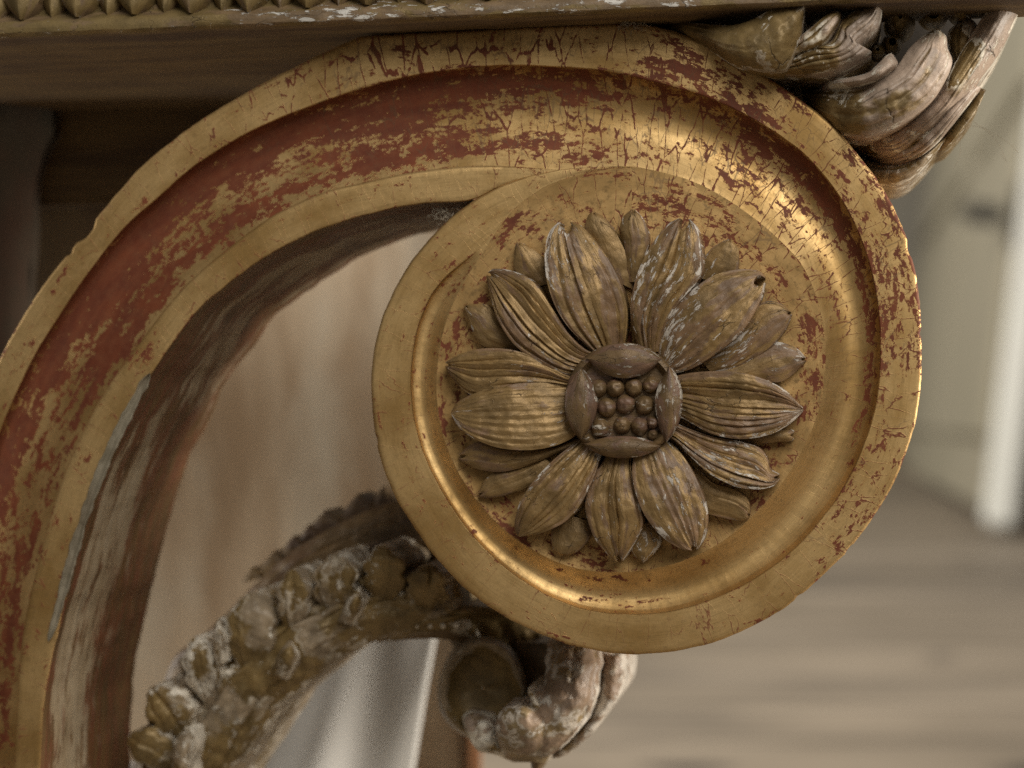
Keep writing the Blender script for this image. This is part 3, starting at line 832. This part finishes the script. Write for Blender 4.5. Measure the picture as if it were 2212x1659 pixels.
def dome_obj(name, c, rx, ry, base, h, parent, mat, seed, wear, pw=2.0, n=18, m=28, rot=0.0, tip=0.0):
    """low dome traced in the picture plane"""
    r = np.linspace(0, 1, n); t = np.linspace(0, 2 * np.pi, m, endpoint=False)
    prof = np.sqrt(np.clip(1 - r ** pw, 0, 1))
    V, Fc, UV = [], [], []
    for i in range(n):
        for j in range(m):
            wob = 1 + .10 * mnoise.noise((math.cos(t[j]) * 1.5 + seed, math.sin(t[j]) * 1.5, seed * 1.3))
            x, y = r[i] * rx * math.cos(t[j]) * wob, r[i] * ry * math.sin(t[j]) * wob
            x, y = x * math.cos(rot) - y * math.sin(rot), x * math.sin(rot) + y * math.cos(rot)
            o = base - h * prof[i] * (1 + .12 * mnoise.noise((math.cos(t[j]) * r[i] * 2 + seed, math.sin(t[j]) * r[i] * 2, seed * .7))) + .00025 * mnoise.noise((x / 9 + seed, y / 9, seed))
            V.append(loc(c[0] + x, c[1] + y, o)); UV.append(((c[0] + x) * PXM, (c[1] + y) * PXM))
    for i in range(n - 1):
        for j in range(m):
            a, b = i * m + j, i * m + (j + 1) % m
            Fc.append((a, b, b + m, a + m))
    o = mesh_obj(name, V, Fc, mat, parent, np.array(UV), {'wear': np.full(len(V), wear)}, 60)
    return o


cc0 = cb([(838, 818)])[0]
RR = 610 / 4.1475 / 1.1754
# drum: a raised ring with a sunken floor
t = np.linspace(0, 2 * np.pi, 97)
pr = [(1.0, -.001), (1.005, -.006), (1.0, -.0080), (.96, -.0092), (.90, -.0095), (.86, -.0085), (.80, -.0072), (.4, -.0072), (0.001, -.0072)]
Q = np.array([[(cc0[0] + RR * a * math.cos(x), cc0[1] + RR * a * math.sin(x)) for a, _ in pr] for x in t])
off = np.broadcast_to(np.array([b for _, b in pr])[None], Q.shape[:2])
grid('flower_centre', loc(Q[..., 0], Q[..., 1], off), M_BEAD, ros, Q * PXM, {'wear': np.full(off.shape, .4)}, 50)
SEP = [  # outer edge, inner edge, both from one end to the other
    ([(455, 372), (560, 285), (700, 232), (850, 216), (1000, 232), (1140, 296), (1250, 382)], [(455, 380), (560, 480), (700, 555), (850, 582), (1010, 556), (1140, 486), (1250, 390)], .56),
    ([(1325, 455), (1400, 560), (1442, 690), (1450, 830), (1430, 1000), (1380, 1140), (1295, 1255)], [(1315, 455), (1250, 580), (1195, 700), (1172, 840), (1190, 990), (1225, 1130), (1285, 1250)], .66),
    ([(1230, 1300), (1130, 1368), (980, 1412), (830, 1422), (680, 1410), (540, 1360), (425, 1278)], [(1230, 1292), (1130, 1240), (980, 1205), (830, 1192), (680, 1200), (540, 1232), (425, 1270)], .46),
    ([(395, 1230), (300, 1120), (240, 980), (226, 830), (245, 690), (310, 560), (390, 462)], [(400, 1228), (480, 1130), (540, 980), (557, 830), (530, 680), (470, 560), (398, 465)], .5),
]
for L_, R_, we in SEP:
    k += 1
    leaf('sepal', cb(L_), cb(R_), ros, M_BEAD, [-.0082, -.0098, -.0104, -.0098, -.0082], .0017, 0, 0, 0, -.0068, we, k, 0, 36, 22, .00015, 2.0)
for x, y, r in [(575, 690, 92), (755, 682, 94), (950, 678, 92), (1130, 655, 84), (668, 890, 98), (862, 858, 98), (1062, 866, 96), (602, 1105, 98), (830, 1078, 88), (1015, 1090, 92), (1145, 1045, 66), (1150, 1180, 56)]:
    k += 1
    c = cb([(x, y)])[0]; r = r / 4.1475 / 1.1754
    dome_obj('bead', c, r * 1.1, r * 1.14, -.0068, .0034, ros, M_BEAD, k, .46, 2.4, 12, 22)

# ---- apron with its row of leaf tips
apr = part('apron', table, UP)
prof = [(.11, .0906), (.04, .0905), (-.0125, .0904), (-.0143, .0905), (-.0150, .0910), (-.0152, .0922), (-.0148, .0936), (-.0128, .0950), (-.0100, .0968), (-.0085, .1000), (-.0080, .110), (-.0080, .16)]
xs = np.linspace(-.26, float(loc(2290, 5, -.015)[0]), 260)
P = np.zeros((260, len(prof), 3))
for j, (y, z) in enumerate(prof):
    P[:, j] = np.stack([xs, np.full(260, y), np.full(260, z)], -1)
nn = nz(P, 90, 2, 4)
fr = np.array([1.0 if y < -.001 else 0 for y, z in prof])
P[..., 1] += nn * .0005 * fr[None]; P[..., 2] += nn * .00035 * fr[None]
ufr = np.cumsum([0] + [math.hypot(prof[i + 1][0] - prof[i][0], prof[i + 1][1] - prof[i][1]) for i in range(len(prof) - 1)])
uv = np.stack([np.broadcast_to(xs[:, None], P.shape[:2]), np.broadcast_to(ufr[None], P.shape[:2])], -1)
wa = np.full(P.shape[:2], .42)
xm = (xs[:, None] > -.07) & (xs[:, None] < .05)
wa = wa + .30 * (xm * np.array([0, 0, 0, .2, 1, 1, 1, .5, 0, 0, 0, 0])[None])
nf = 3
grid('moulding', P[:, 2:], M_APRON, apr, uv[:, 2:], {'wear': wa[:, 2:]}, 40, True)
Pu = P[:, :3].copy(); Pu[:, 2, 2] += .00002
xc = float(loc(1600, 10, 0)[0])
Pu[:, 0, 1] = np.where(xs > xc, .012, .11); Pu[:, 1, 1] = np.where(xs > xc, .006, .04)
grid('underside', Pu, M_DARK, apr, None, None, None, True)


def conv_front(x, z, off):
    x, z, off = np.broadcast_arrays(x, z, off)
    return np.stack([x, off, z], -1)


tipx = [loc(a / 1.1754, b / 1.1754, -.016) for a, b in ((45, 58), (188, 55), (340, 50), (485, 42), (638, 36), (785, 30), (935, 22), (1090, 17), (1235, 11))]
tx = [float(p[0]) for p in tipx]; step = (tx[-1] - tx[0]) / 8
for i in range(-2, 21):
    x = tx[0] + i * step * .5 if False else tx[0] + i * step
    if x > .20: break
    j = random.Random(i); dx = j.uniform(-.0004, .0004); dz = j.uniform(-.0004, .0005)
    zt = .0943 + dz
    w_ = .0056
    leaf('leaf_tip', [(x - w_, .118), (x - w_, .104), (x - w_ * .75, .0985), (x - .0008, zt)], [(x + w_, .118), (x + w_, .104), (x + w_ * .75, .0985), (x + .0008, zt)],
         apr, M_APRON, [-.011, -.0125, -.0135, -.0130], .0012, 0, 0, 0, -.0070, .36 + j.uniform(-.1, .12), 50 + i, 0, 26, 16, .00025, 2, conv_front, ridge=.0016, uvs=1)
    xb = x + step * .5
    w_ = .0036
    leaf('small_leaf_tip', [(xb - w_, .118), (xb - w_, .104), (xb - w_ * .8, .0985), (xb - .0006, zt + .0003)], [(xb + w_, .118), (xb + w_, .104), (xb + w_ * .8, .0985), (xb + .0006, zt + .0003)],
         apr, M_APRON, [-.0095, -.0100, -.0108, -.0105], .0008, 0, 0, 0, -.0070, .42 + j.uniform(-.1, .12), 90 + i, 0, 22, 14, .00025, 2, conv_front, ridge=.0018, uvs=1)

# ---- corner acanthus, upper right
aca = part('corner_acanthus', table, UP)


def lf(name, cvt, L, R, par, mat, offs, **kw):
    global k
    k += 1
    kw.setdefault('seed', k)
    return leaf(name, cvt(L), cvt(R), par, mat, offs, **kw)


# backing mass
lf('leaf_core', c4, [(-100, 60), (400, 30), (900, 10), (1500, -20), (2150, -60)], [(500, 400), (1000, 700), (1350, 900), (1700, 700), (2130, 100)], aca, M_CORE_SHADE, [.046, .050, .054, .056, .058], dome=.004, skirt=.075, wear=.2)
lf('frond', c4, [(1000, 900), (1400, 1000), (1600, 880), (1780, 700), (1930, 500), (2085, 280), (2230, -30)], [(1000, 800), (1300, 830), (1500, 740), (1660, 610), (1760, 430), (1880, 220), (2050, -40)], aca, M_LEAF,
   [0.036, 0.017, 0.008, 0.004, 0.006, 0.008], dome=.005, flutes=5, amp=.0010, skirt=.05, wear=.62, nu=80, nv=40, tilt=-.004, rough=.0005)
lf('frond', c4, [(1050, 1000), (1250, 1140), (1380, 1152), (1500, 1110), (1610, 1005), (1740, 850)], [(1050, 930), (1220, 1000), (1400, 1030), (1560, 975), (1660, 900), (1740, 840)], aca, M_DULL,
   [0.044, 0.025, 0.016, 0.014, 0.018], dome=.003, flutes=2, amp=.0010, skirt=.055, wear=.42, nu=60, rough=.0005)
lf('frond', c4, [(1180, 960), (1320, 1040), (1500, 1010), (1640, 915), (1790, 740), (1945, 545)], [(1180, 900), (1330, 905), (1500, 855), (1640, 750), (1740, 650), (1860, 520)], aca, M_LEAF,
   [0.036, 0.017, 0.009, 0.006, 0.009], dome=.0035, flutes=3, amp=.0010, skirt=.05, wear=.64, nu=70, rough=.0005)
lf('frond', c4, [(1620, 1000), (1740, 905), (1830, 800), (1915, 690), (1955, 610), (1976, 562)], [(1600, 990), (1720, 840), (1800, 740), (1865, 650), (1905, 580), (1935, 546)], aca, M_DULL,
   [0.038, 0.016, 0.015, 0.017], dome=.0015, skirt=.05, wear=.16, nu=50, rough=.0005, tilt=.003)
lf('frond', c4, [(1640, 700), (1735, 470), (1780, 400), (1752, 300), (1740, 200), (1790, 150), (1850, 108)], [(1740, 640), (1800, 480), (1840, 390), (1900, 290), (1930, 200), (1910, 140), (1868, 110)], aca, M_LEAF,
   [0.032, 0.015, 0.008, 0.007, 0.011], dome=.004, flutes=3, amp=.0010, skirt=.05, wear=.52, nu=60, rough=.0005)
lf('frond', c4, [(830, 620), (950, 760), (1120, 835), (1300, 815), (1500, 720), (1650, 600), (1735, 470), (1765, 380), (1735, 300), (1728, 230), (1690, 190)],
   [(830, 560), (900, 560), (1040, 548), (1180, 535), (1290, 490), (1380, 440), (1430, 400), (1490, 310), (1560, 240), (1610, 205), (1650, 186)], aca, M_LEAF,
   [0.020, 0.004, -0.004, -0.007, -0.006, -0.004, 0.000], dome=.0055, flutes=5, amp=.0010, skirt=.045, wear=.50, nu=90, nv=50, rough=.0006, tilt=.002)
lf('frond', c4, [(900, 640), (1010, 560), (1140, 545), (1260, 515), (1370, 450), (1425, 400), (1400, 345)], [(900, 560), (1000, 500), (1130, 482), (1240, 452), (1300, 400), (1350, 350), (1385, 330)], aca, M_LEAF,
   [0.020, -0.001, -0.008, -0.010, -0.006], dome=.0035, flutes=2, amp=.0010, skirt=.04, wear=.70, nu=60, rough=.0005)
# upper left lobes
lf('frond', c4, [(420, 420), (700, 470), (900, 470), (1020, 460), (1150, 400), (1260, 330), (1230, 310), (1190, 295), (1290, 200), (1326, 90), (1312, 12)],
   [(420, 330), (640, 360), (740, 330), (830, 250), (960, 270), (1010, 250), (1040, 190), (1070, 130), (1150, 70), (1230, 45), (1290, 10)], aca, M_LEAF,
   [0.020, -0.001, -0.006, -0.007, -0.006, -0.004], dome=.005, flutes=5, amp=.0010, skirt=.04, wear=.46, nu=90, nv=50, rough=.0006)
lf('frond', c4, [(600, 440), (740, 420), (800, 360), (870, 330), (960, 280), (1020, 210), (1065, 140), (1074, 90)], [(600, 360), (740, 300), (800, 240), (860, 190), (930, 130), (990, 85), (1030, 66), (1060, 70)], aca, M_LEAF,
   [0.020, -0.003, -0.009, -0.010, -0.006], dome=.0045, flutes=2, amp=.0010, skirt=.04, wear=.46, nu=60, rough=.0005)
lf('frond', c4, [(-120, 220), (150, 260), (400, 400), (560, 440), (720, 440), (790, 320), (830, 180), (848, 32)], [(-120, 105), (60, 130), (250, 152), (400, 156), (520, 120), (620, 65), (720, 38), (835, 28)], aca, M_DULL,
   [0.020, 0.003, -0.005, -0.009, -0.010, -0.009], dome=.004, flutes=2, amp=.0009, skirt=.04, wear=.34, nu=80, nv=44, rough=.0006)


def pod(c, rx, ry, base, h, rot=0, hole=0.4, seed=0, parent=aca, mat=M_DULL):
    """seed pod: an egg with a dark opening at its tip"""
    n, m = 20, 26
    V, Fc, UV = [], [], []
    for i in range(n + 5):
        if i < n:
            s = i / (n - 1); r = math.sin(math.pi * (.5 + s * .5 * (1 - hole * .45))) if False else 1 - s * (1 - hole)
            zz = math.sqrt(max(0, 1 - r ** 2.2))
        else:
            q = (i - n + 1) / 5.; r = hole * (1 - q * .95); zz = math.sqrt(max(0, 1 - hole ** 2.2)) - .9 * q ** .5
        for j in range(m):
            t = 2 * math.pi * j / m
            x, y = rx * r * math.cos(t), ry * r * math.sin(t)
            # the tip with its hole sits upward on the pod
            if zz > 0: y -= ry * .38 * zz if i < n else ry * .38 * math.sqrt(max(0, 1 - hole ** 2.2))
            x, y = x * math.cos(rot) - y * math.sin(rot), x * math.sin(rot) + y * math.cos(rot)
            V.append(loc(c[0] + x, c[1] + y, base - h * zz + .0004 * mnoise.noise((x / 12 + seed, y / 12, 0)))); UV.append(((c[0] + x) * PXM, (c[1] + y) * PXM))
    for i in range(n + 4):
        for j in range(m):
            a, b = i * m + j, i * m + (j + 1) % m
            Fc.append((a, b, b + m, a + m))
    return mesh_obj('seed_pod', V, Fc, mat, parent, np.array(UV), {'wear': np.full(len(V), .30)}, 60)


for (x, y), rx, ry, hole, rot in (((1435, 150), 100, 125, .12, .1), ((1640, 110), 95, 85, .42, .2), ((1810, 95), 75, 70, .2, .3), ((1385, 285), 66, 70, .36, 0.3), ((885, 130), 55, 60, .15, .2), ((1075, 480), 34, 30, .2, 0), ((1300, 330), 60, 60, .2, 0)):
    k += 1
    c = c4([(x, y)])[0]
    pod(c, rx * .3461, ry * .3461, .016, .012, rot, hole, k)

# ---- carved branch, lower left
br = part('carved_branch', table, UP)
lf('back_rib', c6, [(600, 1600), (760, 1300), (880, 960), (1010, 850), (1160, 715), (1310, 560), (1400, 475), (1490, 405), (1580, 345), (1690, 285), (1810, 222), (1960, 160), (2300, 90)],
   [(850, 1600), (1000, 1330), (1110, 1050), (1220, 910), (1350, 780), (1480, 690), (1580, 630), (1680, 590), (1780, 560), (1880, 540), (2000, 520), (2140, 510), (2320, 510)], br, M_RIB,
   [.085, .075, .068, .066, .066], dome=.004, flutes=4, amp=.0008, skirt=.10, wear=.42, nu=110, nv=44, rough=.0008)
for x, y, s_, ro in ((1400, 405, 1, 0), (1500, 330, .8, .1), (1665, 195, 1.4, .1), (1830, 112, 1.3, .1), (1960, 75, 1.2, .1), (1290, 490, .6, 0), (1580, 270, .6, 0)):
    a = 72 * s_; h = 66 * s_
    lf('back_tooth', c6, [(x - a * 1.3, y + h * 1.9), (x - a * .7, y + h * .8), (x - 6, y - 4)], [(x + a * 1.1, y + h * 1.2), (x + a * .5, y + h * .5), (x + 4, y - 2)], br, M_DARK, [.073, .073, .074], dome=.001, skirt=.09, wear=.3, nu=16, nv=10)
lf('stem', c6, [(560, 1800), (760, 1480), (930, 1180), (1100, 950), (1260, 820), (1420, 700), (1600, 600), (1800, 560), (2000, 520), (2320, 480)],
   [(1080, 1800), (1240, 1508), (1320, 1370), (1420, 1220), (1520, 1120), (1700, 965), (1850, 885), (1990, 838), (2200, 830), (2420, 850)], br, M_DULL,
   [.060, .052, .046, .044, .046, .050], dome=.008, flutes=6, amp=.0010, skirt=.085, wear=.40, nu=120, nv=60, rough=.0011, jag=8)
def lobe(base, tip, W, off, wear, dome=.0020, tipcurl=.003):
    """one rounded leaf lobe from base to tip"""
    b, t = np.array(base, float), np.array(tip, float)
    d = t - b; n_ = np.array([-d[1], d[0]]) / np.linalg.norm(d)
    q = np.linspace(0, 1, 25)
    wv = W * np.sin(np.pi * np.clip(q, 0, 1) ** 1.35 * .97 + .02) ** .75
    wv = wv * (1 + .26 * (np.abs(np.sin(np.pi * 3.4 * q)) - .6) * np.clip((q - .25) / .15, 0, 1))
    wv = np.maximum(wv, W * .42 * (1 - q)); wv[-1] = W * .04
    c = b + d * q[:, None] + n_ * (np.sin(np.pi * q) * W * .12 * rl_.uniform(-1, 1))[:, None]
    L_ = [tuple(p) for p in c - n_ * wv[:, None]]; R_ = [tuple(p) for p in c + n_ * wv[:, None]]
    lf('leaf_lobe', c6, L_, R_, br, M_DULL, [off + .009, off + .004, off, off - .001, off + tipcurl], dome=dome, flutes=3, amp=.0007, skirt=.078, wear=wear, nu=64, nv=34, rough=.00045, pw=2.6, ridge=-.0010)


rl_ = random.Random(4)
for bx, by, tx_, ty_, W, we in ((960, 1520, 650, 1345, 88, .66), (990, 1420, 770, 1095, 100, .50), (1090, 1230, 995, 838, 80, .62), (1290, 1110, 1275, 612, 108, .46), (1500, 900, 1492, 490, 72, .56),
                             (1720, 800, 1722, 405, 98, .56), (1950, 740, 1950, 362, 92, .36), (2180, 740, 2190, 462, 88, .34)):
    b, t = np.array((bx, by), float), np.array((tx_, ty_), float)
    d = t - b; n_ = np.array([-d[1], d[0]])
    for sg in (-1, 1):
        for fr_, ln, sp, wd in ((.16, .44, .34, .66), (.42, .36, .24, .56)):
            p0 = b + d * fr_
            lobe(p0, p0 + d * ln + sg * n_ * sp * rl_.uniform(.8, 1.1), W * wd, .0415 + rl_.uniform(-.001, .002) - fr_ * .004, we + rl_.uniform(-.12, .12), .0020)
    lobe(b, t, W * 1.12, .035, we)
for L_, R_, we in (
    ([(1380, 1020), (1420, 930), (1470, 860), (1495, 880)], [(1460, 1060), (1500, 980), (1510, 930), (1500, 885)], .6),
    ([(1720, 760), (1770, 660), (1820, 590), (1842, 580)], [(1800, 780), (1840, 700), (1850, 630), (1846, 590)], .66),
    ([(1100, 1000), (1085, 900), (1090, 800), (1112, 745)], [(1160, 960), (1150, 880), (1140, 800), (1122, 745)], .62),
    ([(860, 1620), (880, 1480), (900, 1360), (960, 1300)], [(960, 1620), (960, 1480), (990, 1380), (1000, 1310)], .72)):
    lf('leaf_lobe', c6, L_, R_, br, M_DULL, [.036, .033, .032, .036], dome=.003, flutes=1, amp=.0005, skirt=.06, wear=we, nu=24, nv=16, rough=.0008)
# dark groove with pale pearls under the stem, and the stem of the curl
lf('pearl_groove', c6, [(2000, 860), (2120, 850), (2260, 850), (2400, 870)], [(2000, 742), (2120, 738), (2260, 738), (2400, 742)], br, M_BEAD, [.050, .047, .047, .050], dome=.001, skirt=.075, wear=.2, nu=30, nv=14)
for x in (2062, 2128, 2196, 2262, 2328):
    c = c6([(x, 780)])[0]
    dome_obj('pearl', c, 6.5, 7.5, .0440, .0016, br, M_LEAF, x, .9, 2, 8, 14)

# ---- hanging curled leaf under the volute
cur = part('curled_leaf', table, UP)
lf('calyx', c7, [(-120, 640), (100, 600), (250, 560), (400, 640), (440, 820)], [(-120, 420), (200, 380), (600, 380), (950, 470), (1100, 800)], cur, M_DULL,
   [.050, .046, .047, .063, .069], dome=.004, flutes=3, amp=.0008, skirt=.08, wear=.25, nu=60, nv=40, rough=.0010)
lf('curl_core', c7, [(860, 640), (880, 900), (860, 1150), (880, 1350), (940, 1430)], [(1500, 640), (1480, 900), (1380, 1150), (1200, 1330), (1050, 1420)], cur, M_BEAD, [.058, .056, .055, .056, .058], dome=.004, skirt=.08, wear=.2, nu=40, rough=.0008)
# hollow cup: rim ring and sunk floor
t = np.linspace(0, 2 * np.pi, 65)
pr = [(1.12, .064), (1.10, .050), (1.04, .043), (.97, .0415), (.90, .043), (.80, .0455), (.6, .048), (.3, .049), (.01, .0485)]
cx_, cy_ = 625, 960
Q = np.array([[c7([(cx_ + 285 * a * math.cos(x) * (1 + .04 * math.sin(3 * x)), cy_ + 330 * a * math.sin(x))])[0] for a, _ in pr] for x in t])
off = np.broadcast_to(np.array([b for _, b in pr])[None], Q.shape[:2]) + .0008 * nz(np.concatenate([Q / 30, Q[..., :1] * 0], -1), 1, 4)
grid('cup', loc(Q[..., 0], Q[..., 1], off), M_DULL, cur, Q * PXM, {'wear': np.interp(np.arange(len(pr)), [0, 2, 4, 5, 8], [.6, .62, .5, .25, .1])[None] + 0 * off}, 60)
lf('curl', c7, [(1500, 620), (1530, 720), (1600, 730), (1608, 850), (1590, 1000), (1500, 1140), (1400, 1270), (1270, 1390), (1160, 1450)], [(1400, 620), (1420, 720), (1440, 850), (1430, 1000), (1390, 1120), (1320, 1230), (1230, 1330), (1140, 1410), (1090, 1450)], cur, M_ROSY,
   [.048, .044, .043, .044, .050], dome=.003, flutes=1, amp=.0006, skirt=.075, wear=.62, nu=70, rough=.0008)
lf('curl', c7, [(1440, 620), (1440, 760), (1425, 900), (1405, 1040), (1350, 1180), (1260, 1300), (1150, 1400), (1020, 1470), (860, 1470)], [(1080, 620), (1075, 760), (1060, 880), (1050, 960), (960, 1000), (950, 1080), (900, 1200), (860, 1320), (780, 1420)], cur, M_ROSY,
   [.042, .034, .030, .029, .032, .040], dome=.006, flutes=2, amp=.0008, skirt=.07, wear=.62, nu=90, nv=46, rough=.0006, jag=7)
lf('curl', c7, [(1060, 1300), (1110, 1200), (1080, 1130), (1040, 1080), (980, 990), (950, 950)], [(930, 1300), (960, 1200), (970, 1120), (960, 1050), (940, 990), (945, 955)], cur, M_LEAF, [.032, .028, .027, .029], dome=.002, skirt=.06, wear=.8, nu=30, rough=.0008)
lf('curl', c7, [(1080, 1482), (1110, 1400), (1120, 1300), (1090, 1190), (1000, 1100), (900, 1072)], [(840, 1480), (760, 1400), (722, 1300), (715, 1200), (760, 1110), (850, 1075)], cur, M_ROSY,
   [.040, .030, .026, .026, .031], dome=.006, skirt=.07, wear=.50, nu=50, nv=40, rough=.0007)
lf('curl', c7, [(840, 1480), (700, 1425), (590, 1400), (520, 1290), (480, 1170), (520, 1120)], [(860, 1440), (780, 1370), (730, 1300), (700, 1230), (660, 1160), (600, 1130)], cur, M_LEAF,
   [.046, .040, .038, .039, .044], dome=.003, flutes=1, amp=.0005, skirt=.07, wear=.6, nu=40, rough=.0010)
lf('drip', c7, [(960, 1440), (962, 1500), (975, 1550), (990, 1575)], [(1060, 1440), (1040, 1500), (1020, 1550), (1000, 1575)], cur, M_BEAD, [.040, .042, .044], dome=.002, skirt=.055, wear=.3, nu=16, nv=12)

# ---- turned-away rear leg in the shade, far left
rl = part('rear_leg', table, (0, 0, 0))
n, m = 40, 20
V = np.zeros((n, m + 1, 3))
yb = .105
for i in range(n):
    pyy = 190 + i * 50
    half = np.interp(pyy, [190, 235, 270, 330, 420, 560, 720, 900], [30, 85, 100, 80, 62, 55, 58, 60]) * 1.3
    for j in range(m + 1):
        t = 2 * math.pi * j / m
        c = loc(0, pyy, yb)
        rn = 1 + .16 * mnoise.noise((t, i * .35, 3.0)) + .07 * math.cos(5 * t + i * .3)
        V[i, j] = c + np.array([rn * half * PXM * 1.35 * math.cos(t), rn * half * PXM * 1.35 * math.sin(t), 0])
V[..., 2] -= FLOOR
V[..., 2] = np.maximum(V[..., 2], 0)
grid('leg_post', V, M_POST, rl)
bp = part('back_board', table, UP)
q1, q2 = loc(-420, 300, .135), loc(465, 870, .135)
box('side_board', ((q1[0] + q2[0]) / 2, .1335, (q1[2] + q2[2]) / 2), (q2[0] - q1[0], .012, q1[2] - q2[2]), M_BOARD, bp, 0, .002)
box('rail', (-.10, .1165, .078), (.34, .014, .036), M_DARK, bp, 0, .002)


# ------------------------------------------------------------------ lint and cobweb
def threads(name, strands, r, mat, label, cat):
    V, Fc = [], []
    for pts in strands:
        q = cr(pts, 24)
        for i in range(24):
            d = q[min(i + 1, 23)] - q[max(i - 1, 0)]; d = d / (np.linalg.norm(d) + 1e-9)
            a = np.cross(d, (0.3, 1, .2)); a /= np.linalg.norm(a) + 1e-9; b = np.cross(d, a)
            for j in range(4):
                t = j * math.pi / 2
                V.append(q[i] + r * (a * math.cos(t) + b * math.sin(t)))
        o = len(V) - 96
        for i in range(23):
            for j in range(4):
                Fc.append((o + i * 4 + j, o + i * 4 + (j + 1) % 4, o + i * 4 + 4 + (j + 1) % 4, o + i * 4 + 4 + j))
    V = np.array(V)
    # table frame -> world
    W = np.stack([V[:, 0] * ca + V[:, 1] * sa, -V[:, 0] * sa + V[:, 1] * ca, V[:, 2]], -1)
    c = W.mean(0); c[2] = W[:, 2].min()
    o = mesh_obj(name, W - c, Fc, mat, None)
    o.location = c
    return tag(o, label, cat)


def tuft(cx, cy, spread, cnt, off, seed, ln=4):
    rnd = random.Random(seed); out = []
    for _ in range(cnt):
        x, y = cx + rnd.gauss(0, spread), cy + rnd.gauss(0, spread * .7); pts = []
        a = rnd.uniform(0, 6.28)
        for s in range(ln + 1):
            pts.append(loc(x, y, off + rnd.uniform(-.0015, .001)))
            a += rnd.uniform(-1.4, 1.4); x += math.cos(a) * spread * .7; y += math.sin(a) * spread * .7
        out.append(np.array(pts))
    return out


threads('lint_tuft', tuft(1362, 44, 11, 46, -.001, 3), .00005, M_LINT, 'tuft of grey lint caught on top of the scroll under the apron', 'lint')
threads('lint_tuft', tuft(962, 462, 12, 40, .004, 5), .00005, M_LINT, 'brown grey lint caught where the inner rim meets the round scroll', 'lint')
threads('cobweb_strand', [np.array([loc(x, y, .03) for x, y in s_]) for s_ in (
    [(2078, 270), (2120, 275), (2150, 290), (2180, 310), (2200, 330)], [(2068, 280), (2075, 310), (2072, 340), (2060, 365)], [(2100, 260), (2150, 300), (2175, 350), (2160, 330)])], .000035, M_LINT,
    'fine cobweb hairs trailing off the corner leaf tip', 'cobweb')
